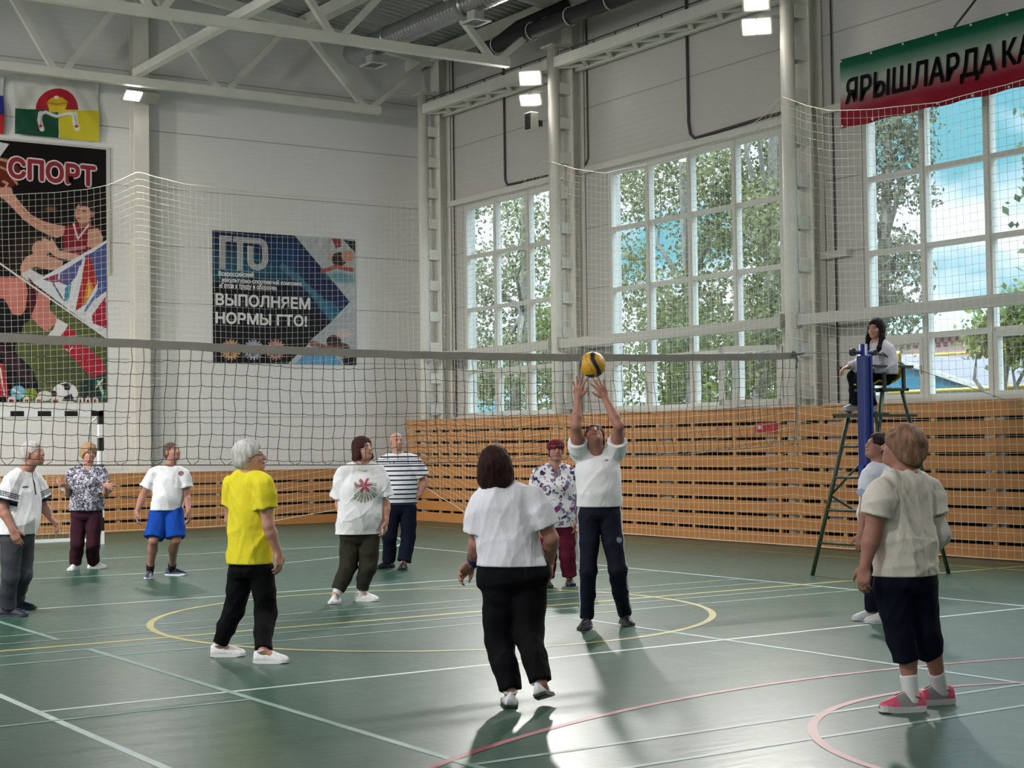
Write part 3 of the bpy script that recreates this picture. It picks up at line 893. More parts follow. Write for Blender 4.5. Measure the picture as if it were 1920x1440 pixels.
# woman in yellow
P_(id='yellow', seed=14, D=11.39, label='grey-haired woman in yellow t-shirt and black trousers, standing with her back to the camera', face=128, hface=84, hpitch=14, wide=1.0, bust=.04, belly=.135, waist=.155,
   foot_l=(413, 1231), foot_r=(494, 1243), toe_l=(.93, 0, -.05), toe_r=(1, 0, .1),
   j=dict(head=(470, 858), neck=(463, 890, .02), sh_l=(436, 908, .12), sh_r=(494, 908, -.14), el_l=(432, 975, .16), wr_l=(448, 1030, .26), el_r=(503, 985, -.16), wr_r=(521, 1036, -.12), hip_l=(452, 1062, .06), hip_r=(490, 1064, -.06), kn_l=(440, 1145, .12), kn_r=(499, 1150, .0)),
   hand_l=dict(d=(.3, -1, 0), n=(0, 0, -1), t=(.8, 0, -.5), **RELAX), hand_r=dict(d=(.12, -1, .05), n=(-.9, 0, -.5), t=(.5, 0, -.9), **RELAX),
   skin=SKIN_A, hair=dict(kind='short', color=S(196, 194, 192), rough=.005, thick=.018, freq=80), brow=S(170, 165, 160),
   shirt=dict(mat=cloth_mat('yellow_cotton', S(222, 209, 52), bump=.8), hem=(466, 1056), sleeve=.60, sr=(.070, .080), ease=.028, fold=.013, flare=.012), trousers=dict(mat=BLACK_T, len=1.99, r=(.098, .076, .066, .060), fold=.012),
   shoe=dict(name='white_canvas_shoe', color=S(228, 228, 230), sole=S(218, 218, 218), accent=S(205, 205, 205)), shoe_len=.25)
# woman in white t-shirt with red print
P_(id='print', extra=ex_necklace, seed=15, D=15.39, label='woman with dark bob in long white t-shirt with a red flower print and olive trousers', face=22, hface=48, hpitch=12, wide=1.1, bust=.06, belly=.155, waist=.17, hipw=.18, arm=1.1,
   foot_l=(630, 1130), foot_r=(678, 1127), toe_l=(-.1, 0, 1), toe_r=(.95, 0, .3),
   j=dict(head=(681, 842), neck=(676, 872), sh_l=(645, 888, -.05), sh_r=(708, 886, .04), el_l=(637, 945, .0), wr_l=(650, 972, -.12), el_r=(722, 945, .04), wr_r=(723, 978, -.02), hip_l=(658, 1004), hip_r=(692, 1004), kn_l=(653, 1062, -.02), kn_r=(690, 1064, -.02)),
   hand_l=dict(d=(.35, -.9, .3), n=(.2, -.1, -1), t=(.8, .4, 0), **RELAX), hand_r=dict(d=(-.05, -1, .1), n=(-1, 0, -.2), t=(-.2, 0, 1), **RELAX),
   skin=SKIN_A, hair=dict(kind='bob', color=S(60, 34, 32), rough=.004, thick=.012), brow=S(60, 40, 36),
   shirt=dict(mat=mat('printed_white_cotton', (.8,.8,.8), .85, spec=.2, attr=True, noise=(90, .04, 2), bump=(9, .8, (1, 1, .6))), paint=paint_print, hem=(673, 1001), sleeve=.78, sr=(.082, .100), ease=.036, fold=.012, flare=.03, neckr=.085), trousers=dict(mat=cloth_mat('olive_trousers', S(52, 50, 42)), len=1.86, r=(.108, .085, .072, .064)),
   sock=(S(225, 225, 228), .12), shoe=dict(name='white_slip_on', color=S(226, 226, 230), sole=S(220, 220, 220), laces=False), shoe_len=.245)
# man in striped shirt
P_(id='striped', seed=16, D=19.36, label='bald man in white t-shirt with navy stripes, hand on his hip', face=10, hface=25, hpitch=12, wide=1.12, belly=.16, waist=.175, chest=.18, arm=1.12,
   foot_l=(729, 1065), foot_r=(757, 1067), toe_l=(-.75, 0, .7), toe_r=(-.1, 0, 1),
   j=dict(head=(744, 829), neck=(747, 852), sh_l=(719, 866), sh_r=(777, 864), el_l=(708, 905, .05), wr_l=(712, 938, -.05), el_r=(795, 903, .06), wr_r=(786, 928, -.02), hip_l=(736, 952), hip_r=(765, 952), kn_l=(730, 1005, -.03), kn_r=(766, 1006, .0)),
   hand_l=dict(d=(0, -1, .1), n=(1, 0, 0), t=(0, 0, 1), **RELAX), hand_r=dict(d=(-.75, -.5, .2), n=(-.3, .1, -1), t=(0, .8, .4), **RELAX),
   skin=SKIN_A, brow=S(150, 110, 95),
   shirt=dict(mat=stripes_mat('striped_cotton', S(226, 226, 230), S(30, 34, 58), .056, .018), hem=(752, 945), sleeve=.72, sr=(.080, .092), ease=.02, fold=.006, flare=.0), trousers=dict(mat=NAVY_T, len=1.98, r=(.108, .088, .082, .085)),
   shoe=dict(name='black_shoe', color=S(26, 27, 34), sole=S(20, 20, 24)), shoe_len=.27)
# woman with her back to us, mid-step
P_(id='back', extra=ex_wrist, seed=17, D=9.28, label='woman with dark bob seen from behind in white t-shirt and black trousers, one heel lifted', face=168, hface=170, hpitch=18, wide=1.02, belly=.15, waist=.168, hipw=.208, chest=.178, arm=1.02, leg=1.02, root_z=0.0,
   foot_l=(957, 1325), foot_r=(1017, 1307, -.18), toe_l=(-.05, 0, -1), toe_r=(.22, -.22, -1),
   j=dict(head=(929, 876), neck=(932, 916, .0), sh_l=(903, 944, .03), sh_r=(1000, 932, -.02), el_l=(893, 1020, .04), wr_l=(886, 1056, .16), el_r=(1034, 1010, -.04), wr_r=(1030, 1054, .12), hip_l=(936, 1082), hip_r=(990, 1082), kn_l=(936, 1200, .05), kn_r=(991, 1185, -.02), ank_r=(1014, 1281, -.18)),
   hand_l=dict(d=(-.7, -.6, .4), n=(.5, -.3, .7), t=(.3, -.9, .2), **RELAX), hand_r=dict(d=(.05, -1, .2), n=(-1, 0, .1), t=(-.2, .1, -1), **RELAX),
   skin=SKIN_B, hair=dict(kind='bob', color=S(50, 28, 26), rough=.003, thick=.016),
   shirt=dict(mat=WHITE_T, hem=(963, 1060), sleeve=.74, sr=(.076, .084), ease=.016, fold=.008, flare=-.012), trousers=dict(mat=BLACK_T, len=1.97, r=(.106, .088, .074, .066), fold=.014, rise=.2),
   shoe=dict(name='white_black_soled_shoe', color=S(226, 226, 230), sole=S(40, 40, 44)), shoe_len=.25)
# woman in floral top
P_(id='floral', extra=ex_headband, seed=18, D=16.79, label='smiling woman in floral top with a maroon headband, behind the net', face=5, hface=8, hpitch=10, wide=1.08, bust=.055, belly=.15, waist=.165, hipw=.175, arm=1.08,
   foot_l=(1026, 1100), foot_r=(1068, 1097), toe_l=(.1, 0, 1), toe_r=(.1, 0, 1),
   j=dict(head=(1042, 846), neck=(1041, 874), sh_l=(1011, 888), sh_r=(1072, 888), el_l=(1003, 938, .02), wr_l=(1012, 985, -.04), el_r=(1080, 938, .02), wr_r=(1078, 976, -.03), hip_l=(1027, 990), hip_r=(1060, 990), kn_l=(1028, 1042), kn_r=(1064, 1042)),
   hand_l=dict(d=(0, -1, .1), n=(1, 0, 0), t=(0, 0, 1), **RELAX), hand_r=dict(d=(-.05, -1, .1), n=(-1, 0, 0), t=(0, 0, 1), **RELAX),
   skin=SKIN_B, hair=dict(kind='short', color=S(60, 30, 32), rough=.003, thick=.008), brow=S(80, 50, 45),
   shirt=dict(mat=blotch_mat('floral_cotton', S(226, 222, 228), [(S(120, 116, 146), .80, 12), (S(58, 56, 88), .69, 12), (S(116, 56, 100), .66, 7), (S(80, 76, 108), .68, 22)], 1, 'flower'), hem=(1045, 988), sleeve=.72, sr=(.080, .090), ease=.028, flare=.02, vneck=.11),
   trousers=dict(mat=cloth_mat('maroon_trousers', S(88, 26, 44)), len=1.95, r=(.108, .085, .08, .082)), shoe=dict(name='black_slipper', color=S(40, 34, 38), sole=S(30, 28, 30)), shoe_len=.24)
# setter
P_(id='setter', seed=19, D=12.87, label='man in white t-shirt and navy tracksuit trousers setting the ball with raised hands', face=2, hface=0, hpitch=52, wide=1.02, belly=.14, waist=.16, chest=.17, chestd=.13,
   foot_l=(1100, 1177), foot_r=(1172, 1170), toe_l=(-.25, 0, 1), toe_r=(.15, 0, 1),
   j=dict(head=(1115, 821, -.02), neck=(1120, 848, .02), sh_l=(1085, 850), sh_r=(1155, 849), el_l=(1080, 798, -.18), wr_l=(1084, 745, -.10), el_r=(1160, 798, -.18), wr_r=(1134, 745, -.10), hip_l=(1104, 962), hip_r=(1143, 962), kn_l=(1102, 1068, -.02), kn_r=(1157, 1066, -.02)),
   hand_l=dict(d=(.05, 1, .18), n=(.25, .25, -.9), t=(1, .1, .1), curl=(4, 6, 8), spread=17, tc=.1), hand_r=dict(d=(-.40, .9, .18), n=(-.25, .25, -.9), t=(-.9, -.35, .1), curl=(4, 6, 8), spread=17, tc=.1),
   skin=SKIN_B, hair=dict(kind='man', color=S(60, 42, 40), rough=.003, thick=.009),
   shirt=dict(mat=mat('printed_white_cotton', (.8,.8,.8), .85, spec=.2, attr=True, noise=(90, .04, 2), bump=(9, .8, (1, 1, .6))), paint=paint_setter, hem=(1121, 950), sleeve=.45, sr=(.074, .082), ease=.014, fold=.008, flare=-.012), trousers=dict(mat=mat('tracksuit_cloth', (.8,.8,.8), .8, spec=.25, attr=True, bump=(9, .8, (1, 1, .6))), paint=paint_track, len=1.99, r=(.098, .075, .066, .060), rise=.10),
   shoe=dict(name='black_trainer', color=S(30, 32, 38), sole=S(60, 62, 68), accent=S(60, 62, 70)), shoe_len=.28)
# player beside the post
P_(id='post', seed=20, D=13.27, label='dark-haired person in white polo looking up beside the blue net post', face=285, hface=288, hpitch=22, wide=1.05, bust=.03, belly=.15, waist=.16,
   foot_l=(1638, 1163), foot_r=(1660, 1168), toe_l=(-1, 0, .1), toe_r=(-1, 0, .2),
   j=dict(head=(1645, 838), neck=(1650, 872), sh_l=(1630, 892, -.14), sh_r=(1664, 892, .14), el_l=(1622, 950, -.14), wr_l=(1614, 1002, -.18), el_r=(1660, 950, .14), wr_r=(1650, 1000, .1), hip_l=(1640, 1010, -.07), hip_r=(1660, 1010, .07), kn_l=(1638, 1085, -.08), kn_r=(1658, 1086, .06)),
   hand_l=dict(d=(-.1, -1, .05), n=(.3, 0, -1), t=(-1, 0, 0), **RELAX), hand_r=dict(d=(0, -1, .1), n=(0, 0, 1), t=(-1, 0, 0), **RELAX),
   skin=SKIN_B, hair=dict(kind='man', color=S(44, 32, 34), rough=.004, thick=.012),
   shirt=dict(mat=mat('printed_white_cotton', (.8,.8,.8), .85, spec=.2, attr=True, noise=(90, .04, 2), bump=(9, .8, (1, 1, .6))), paint=paint_post, hem=(1642, 1012), sleeve=.66, sr=(.076, .088), ease=.022, vneck=.09), trousers=dict(mat=NAVY_T, len=1.98, r=(.098, .078, .070, .066)),
   shoe=dict(name='pale_grey_shoe', color=S(196, 198, 202), sole=S(206, 206, 208), accent=S(220, 220, 220)), shoe_len=.255)
# woman in cream t-shirt, right foreground
P_(id='cream', extra=ex_bandage, seed=21, D=8.92, label='short-haired woman in cream t-shirt, navy capri trousers and pink trainers, right foreground', face=212, hface=240, hpitch=20, wide=1.08, belly=.15, waist=.168, hipw=.175, chest=.172, arm=1.12, leg=1.0,
   foot_l=(1711, 1334), foot_r=(1766, 1320), toe_l=(-1, 0, .10), toe_r=(-1, 0, .12),
   j=dict(head=(1690, 842), neck=(1697, 886, .0), sh_l=(1652, 920, -.12), sh_r=(1738, 916, .10), el_l=(1636, 1000, -.14), wr_l=(1622, 1062, -.16), el_r=(1760, 1003, .06), wr_r=(1752, 1024, .22), hip_l=(1672, 1090, -.05), hip_r=(1724, 1088, .05), kn_l=(1690, 1196, -.04), kn_r=(1732, 1184, .04)),
   hand_l=dict(d=(-.12, -1, .0), n=(.6, 0, -.7), t=(-.8, 0, -.5), **RELAX), hand_r=dict(d=(-.5, .1, -.8), n=(-.6, .4, .2), t=(0, 1, 0), **RELAX),
   skin=SKIN_B, hair=dict(kind='short', color=S(142, 110, 90), rough=.012, thick=.027, freq=50, vary=.5, strand=(1, 1, .6)), brow=S(100, 75, 62),
   shirt=dict(mat=CREAM_T, hem=(1690, 1078), sleeve=.62, sr=(.076, .086), ease=.020, fold=.013, flare=-.004, neckr=.066), trousers=dict(name='capri_trousers', mat=NAVY_T, len=1.40, r=(.105, .084, .074, .073), rise=.2),
   sock=(S(232, 232, 234), .12), shoe=dict(name='pink_trainer', color=S(222, 92, 122), sole=S(226, 224, 224), sole_h=.034, high=1.12, accent=S(150, 150, 156), panel=S(146, 140, 146)), shoe_len=.262)

# umpire on the tall chair
P_(id='umpire', seed=30, D=17.55, root_z=1.78, label='young person with long dark hair in white hooded top, sitting on the tall umpire chair', face=302, hface=318, hpitch=2, wide=.92, belly=.12, waist=.14, hipw=.155, chest=.15, arm=.9, leg=.92, res=.0065, cres=.009,
   foot_l=(1603, 771, .12), foot_r=(1634, 772, -.08), toe_l=(-.9, 0, .5), toe_r=(-.7, 0, .7), ank_z=1.86,
   j=dict(head=(1642, 617), neck=(1645, 643), sh_l=(1629, 656, .10), sh_r=(1668, 657, -.10), el_l=(1612, 682, .06), wr_l=(1594, 686, -.02), el_r=(1672, 690, -.16), wr_r=(1640, 694, -.20), hip_l=(1652, 704, .07), hip_r=(1660, 706, -.07), kn_l=(1601, 706, .12), kn_r=(1613, 708, -.16), ank_l=(1604, 762, .12), ank_r=(1634, 763, -.08)),
   hand_l=dict(d=(-.9, -.35, .1), n=(-.2, -.8, 0), t=(0, 0, -1), curl=(30, 35, 25), spread=4), hand_r=dict(d=(-.9, -.1, .1), n=(0, -1, .2), t=(0, .2, -1), **RELAX),
   skin=SKIN_A, hair=dict(kind='long', color=S(28, 19, 20), rough=.002, thick=.010, strand=(1, 1, .12)),
   shirt=dict(mat=cloth_mat('white_hooded_top', S(206, 204, 212)), hem=(1655, 703), sleeve=1.3, sr=(.064, .060), ease=.022, fold=.012, flare=.012), trousers=dict(mat=BLACK_T, len=1.96, r=(.088, .078, .072, .080), rise=.12),
   shoe=dict(name='grey_shoe', color=S(150, 158, 160), sole=S(190, 192, 194)), shoe_len=.24)

RES = {}
for sp in PEOPLE:
    if ONLY and sp['id'] not in ONLY: continue
    if sp['id'] in ('edge', 'pattern', 'blue', 'print', 'striped', 'floral', 'post'):
        sp['res'] = 0.0065; sp['cres'] = 0.009
    if sp['id'] in ('print', 'edge', 'blue'): sp['cres'] = 0.006
    RES[sp['id']] = person(sp) + (sp,)
# ---------------------------------------------------------------- materials of the hall
WX, BY, LX, FY = 16.4, 27.8, -2.0, -3.6          # window wall, far end wall, left wall, wall behind the camera
def node_mat(name, rough=0.5, spec=0.5):
    m = bpy.data.materials.new(name); m.use_nodes = True
    b = m.node_tree.nodes['Principled BSDF']; b.inputs['Roughness'].default_value = rough; b.inputs['Specular IOR Level'].default_value = spec
    return m, m.node_tree, b
def N_(nt, kind, **kw):
    n = nt.nodes.new(kind)
    for k, v in kw.items(): setattr(n, k, v)
    return n
def math_(nt, op, a, b=None, c=None):
    n = nt.nodes.new('ShaderNodeMath'); n.operation = op
    for i, x in enumerate((a, b, c)):
        if x is None: continue
        if isinstance(x, (int, float)): n.inputs[i].default_value = x
        else: nt.links.new(x, n.inputs[i])
    return n.outputs[0]
def mix_(nt, f, a, b):
    n = nt.nodes.new('ShaderNodeMix'); n.data_type = 'RGBA'
    for s_, x in ((0, f), (6, a), (7, b)):
        if isinstance(x, tuple): n.inputs[s_].default_value = (*x, 1)
        elif isinstance(x, (int, float)): n.inputs[s_].default_value = x
        else: nt.links.new(x, n.inputs[s_])
    return n.outputs[2]

def panel_mat(name, color, pitch=1.05, phase=7.28, rough=0.30):
    """white sandwich panels: a dark joint at every metre and fine ribs"""
    m, nt, b = node_mat(name, rough, 0.5)
    tc = N_(nt, 'ShaderNodeTexCoord'); sp_ = N_(nt, 'ShaderNodeSeparateXYZ'); nt.links.new(tc.outputs['Object'], sp_.inputs[0])
    z = sp_.outputs[2]
    fr = math_(nt, 'FRACT', math_(nt, 'DIVIDE', math_(nt, 'ADD', z, 100 * pitch - phase), pitch))
    joint = math_(nt, 'LESS_THAN', fr, 0.018)
    ribs = math_(nt, 'FRACT', math_(nt, 'MULTIPLY', z, 10.0))
    rib = math_(nt, 'LESS_THAN', ribs, 0.10)
    n = N_(nt, 'ShaderNodeTexNoise'); n.inputs['Scale'].default_value = 0.7; nt.links.new(tc.outputs['Object'], n.inputs['Vector'])
    c1 = mix_(nt, math_(nt, 'MULTIPLY', rib, 0.10), color, tuple(c * .4 for c in color))
    c2 = mix_(nt, math_(nt, 'MULTIPLY', joint, 0.55), c1, (0.12, 0.12, 0.11))
    nt.links.new(c2, b.inputs['Base Color'])
    bp = N_(nt, 'ShaderNodeBump'); bp.inputs['Strength'].default_value = 0.25; bp.inputs['Distance'].default_value = 0.01
    nt.links.new(math_(nt, 'ADD', math_(nt, 'MULTIPLY', math_(nt, 'SINE', math_(nt, 'MULTIPLY', z, 62.83)), 0.25), math_(nt, 'MULTIPLY', n.outputs['Fac'], 0.6)), bp.inputs['Height'])
    nt.links.new(bp.outputs['Normal'], b.inputs['Normal'])
    return m
PANEL = panel_mat('white_sandwich_panel', S(226, 224, 220))
PANEL_SHADED = panel_mat('shaded_sandwich_panel', S(192, 188, 182), rough=0.5)  # same panels on the window wall, backlit shade put into the colour
STEEL = mat('white_painted_steel', S(222, 218, 208), 0.45, noise=(3, 0.05, 3))
STEEL2 = mat('grey_painted_steel', S(190, 188, 180), 0.45)
PVC = mat('white_plastic_frame', S(206, 203, 194), 0.4)
DARK = mat('dark_rubber', S(40, 40, 42), 0.6)
CABLE = mat('dark_grey_cable', S(72, 68, 66), 0.6)

# floor: green sports coating with scuffs
fm, nt, b = node_mat('green_sports_floor', 0.36, 0.28)
tc = N_(nt, 'ShaderNodeTexCoord')
n1 = N_(nt, 'ShaderNodeTexNoise'); n1.inputs['Scale'].default_value = 0.8; n1.inputs['Detail'].default_value = 4
mp = N_(nt, 'ShaderNodeMapping'); mp.inputs['Scale'].default_value = (2.2, 0.8, 1); mp.inputs['Rotation'].default_value = (0, 0, 0.3)
n2 = N_(nt, 'ShaderNodeTexNoise'); n2.inputs['Scale'].default_value = 7; n2.inputs['Detail'].default_value = 6; n2.inputs['Distortion'].default_value = 1.2
nt.links.new(tc.outputs['Object'], n1.inputs['Vector']); nt.links.new(tc.outputs['Object'], mp.inputs['Vector']); nt.links.new(mp.outputs['Vector'], n2.inputs['Vector'])
col = mix_(nt, n1.outputs['Fac'], S(44, 75, 62), S(53, 86, 73))
scf = math_(nt, 'MULTIPLY', math_(nt, 'GREATER_THAN', n2.outputs['Fac'], 0.68), 0.07)
col = mix_(nt, scf, col, S(122, 138, 128))
nt.links.new(col, b.inputs['Base Color'])
rr = N_(nt, 'ShaderNodeMapRange'); rr.inputs['To Min'].default_value = 0.27; rr.inputs['To Max'].default_value = 0.38; nt.links.new(n2.outputs['Fac'], rr.inputs['Value']); nt.links.new(rr.outputs['Result'], b.inputs['Roughness'])
mp3 = N_(nt, 'ShaderNodeMapping'); mp3.inputs['Scale'].default_value = (1.0, 3.0, 1); nt.links.new(tc.outputs['Object'], mp3.inputs['Vector'])
n3 = N_(nt, 'ShaderNodeTexNoise'); n3.inputs['Scale'].default_value = 5; n3.inputs['Detail'].default_value = 3; nt.links.new(mp3.outputs['Vector'], n3.inputs['Vector'])
bp = N_(nt, 'ShaderNodeBump'); bp.inputs['Strength'].default_value = 0.18; bp.inputs['Distance'].default_value = 0.01; nt.links.new(n3.outputs['Fac'], bp.inputs['Height']); nt.links.new(bp.outputs['Normal'], b.inputs['Normal'])
floor = tag(MB().box(LX, WX + .25, FY, BY + .25, -0.2, 0).build('floor', fm), kind='structure')

# painted court lines, parts of the floor
LW = mat('white_line_paint', S(168, 182, 180), 0.45, noise=(9, 0.10, 4)); LY_ = mat('yellow_line_paint', S(156, 146, 76), 0.45, noise=(9, 0.10, 4)); LR = mat('red_line_paint', S(142, 72, 78), 0.5, noise=(7, 0.15, 4)); LP = mat('pale_green_line_paint', S(112, 140, 132), 0.5, noise=(7, 0.15, 4))
def cline(x0, y0, x1, y1, w=0.05, m=LW, z=0.0012):
    a = Vector((x0, y0, 0)); b_ = Vector((x1, y1, 0)); d = (b_ - a).normalized(); s_ = Vector((-d.y, d.x, 0)) * w / 2; zz = Vector((0, 0, z))
    MB().quad(a - s_ + zz, b_ - s_ + zz, b_ + s_ + zz, a + s_ + zz).build('court_line', m, floor)
def carc(cx, cy, r, a0, a1, w=0.05, m=LY_, z=0.0015, n=90):
    mb = MB(); A = np.radians(np.linspace(a0, a1, n))
    vs = [(cx + rr_ * math.cos(t), cy + rr_ * math.sin(t), z) for rr_ in (r - w / 2, r + w / 2) for t in A]
    mb.add(vs, [(i, n + i, n + i + 1, i + 1) for i in range(n - 1)][::1])
    mb.build('court_line', m, floor)
cline(2.84, 3.2, 2.84, 21.2, .05); cline(11.68, 3.2, 11.68, 21.2, .05)
cline(2.84, 9.25, 11.7, 9.25, .05, z=.0014); cline(2.84, 15.1, 11.7, 15.1, .05, z=.0014)
cline(2.84, 21.2, 11.7, 21.2, .05, z=.0014)
cline(-1.2, 12.17, 15.6, 12.17, .07, LY_, .0016)
cline(4.03, 3.6, 4.03, 11.86, .05, LP, .0018); cline(4.03, 12.6, 4.03, 18, .05, LP, .0018)
cline(8.06, 3.6, 8.06, 11.2, .05, LP, .0018)
for yy, xa, xb in ((13.1, 2.84, 11.68), (12.6, 2.9, 11.68), (11.86, 3.0, 11.68), (11.38, 3.0, 11.68), (8.9, 0.5, 4.03), (6.45, 4.03, 8.06), (5.95, 4.03, 14), (14.5, 8.06, 11.68)):
    cline(xa, yy, xb, yy, .04, LP, .0020)
carc(7.26, 12.2, 2.45, 0, 360, .06, LY_, .0022)
carc(7.25, 4.9, 1.8, 0, 360, .05, LR, .0024)
carc(7.25, 0.68, 6.75, 20, 160, .05, LR, .0024)
cline(14.7, -1, 14.7, 26, .05, LY_, .0016); cline(-1, 24.4, 14.7, 24.4, .05, LY_, .0018)
carc(7.0, 24.4, 6.0, 190, 350, .05, LW, .0026)

# walls
ROOF = lambda x: 9.28 + 0.122 * ((WX - x) if x > 7.2 else (x - LX))
wall_back = MB()
wall_back.add([(LX - .25, BY, 0), (WX + .25, BY, 0), (WX + .25, BY, 9.3), (7.2, BY, 10.5), (LX - .25, BY, 9.3)] + [(LX - .25, BY + .25, 0), (WX + .25, BY + .25, 0), (WX + .25, BY + .25, 9.3), (7.2, BY + .25, 10.5), (LX - .25, BY + .25, 9.3)],
              [(0, 1, 2, 3, 4), (9, 8, 7, 6, 5), (0, 4, 9, 5), (1, 6, 7, 2), (2, 7, 8, 3), (3, 8, 9, 4), (0, 5, 6, 1)])
tag(wall_back.build('wall_back', PANEL), kind='structure')
WINS = [(22.95, 26.28), (17.35, 21.62), (11.40, 15.74), (5.6, 9.9)]
wr = MB(); x0, x1 = WX, WX + .28
wr.box(x0, x1, FY, BY, 0, 2.0); wr.box(x0, x1, FY, BY, 6.12, 9.3)
ys = [FY] + [v for w in sorted(WINS) for v in w] + [BY]
for k in range(0, len(ys), 2): wr.box(x0, x1, ys[k], ys[k + 1], 2.0, 6.12)
tag(wr.build('wall_right', PANEL_SHADED), kind='structure')
wl_ = MB(); wl_.box(LX - .25, LX, FY, BY, 0, 9.3)
tag(wl_.build('wall_left', PANEL), kind='structure')
wf = MB(); wf.add([(LX - .25, FY, 0), (WX + .25, FY, 0), (WX + .25, FY, 9.3), (7.2, FY, 10.5), (LX - .25, FY, 9.3)], [(4, 3, 2, 1, 0)])
tag(wf.build('wall_front', PANEL), kind='structure')
# roof deck: ribbed metal sheet, ribs run down the slope
rd = MB(); RP = 0.20
ny = int((BY - FY) / RP)
for (xa, xb) in ((7.2, WX + .25), (LX - .25, 7.2)):
    za, zb = ROOF(xa if xa > 0 else LX - .1), ROOF(xb if xb > 7.3 else 7.2)
    if xa > 0: za, zb = ROOF(7.2001), ROOF(WX + .25)
    else: za, zb = ROOF(LX - .25), ROOF(7.2)
    prof = []
    for k in range(ny + 1):
        y = FY + k * RP
        prof += [(y, 0), (y + .07, 0), (y + .10, .075), (y + .17, .075)]
    vs = [(xx, y, zz + dz) for (xx, zz) in ((xa, za), (xb, zb)) for (y, dz) in prof]
    n = len(prof)
    rd.add(vs, [(i, n + i, n + i + 1, i + 1) for i in range(n - 1)])
tag(rd.build('ceiling', mat('zinc_roof_sheet', S(176, 178, 172), 0.42, metal=0.45, noise=(1.5, 0.08, 2))), kind='structure')
# sill ledge and lintel ledge
tag(MB().box(16.30, 16.40, 4.6, 26.7, 6.14, 6.24).build('trim_1', PVC), kind='structure')
tag(MB().box(16.26, 16.42, 4.6, 26.6, 1.955, 2.0).build('trim_2', PVC), kind='structure')
tag(MB().box(16.02, 16.16, FY, BY, 9.02, 9.27).build('trim_3', STEEL), kind='structure')

# windows
gm = bpy.data.materials.new('window_glass'); gm.use_nodes = True; g = gm.node_tree; g.nodes.clear()
go = g.nodes.new('ShaderNodeOutputMaterial'); gt = g.nodes.new('ShaderNodeBsdfTransparent'); gg = g.nodes.new('ShaderNodeBsdfGlossy'); gx = g.nodes.new('ShaderNodeMixShader'); gg.inputs['Roughness'].default_value = 0.02; gt.inputs['Color'].default_value = (0.96, 0.985, 0.98, 1)
ge = g.nodes.new('ShaderNodeNewGeometry'); gd = g.nodes.new('ShaderNodeVectorMath'); gd.operation = 'DOT_PRODUCT'
g.links.new(ge.outputs['Incoming'], gd.inputs[0]); g.links.new(ge.outputs['Normal'], gd.inputs[1])
gfac = math_(g, 'MULTIPLY_ADD', math_(g, 'POWER', math_(g, 'SUBTRACT', 1.0, math_(g, 'ABSOLUTE', gd.outputs['Value'])), 5.0), 0.9, 0.04)
g.links.new(gfac, gx.inputs[0]); g.links.new(gt.outputs[0], gx.inputs[1]); g.links.new(gg.outputs[0], gx.inputs[2]); g.links.new(gx.outputs[0], go.inputs['Surface'])
GLASS = gm
ROWS = (2.0, 2.87, 4.07, 5.10, 6.12)
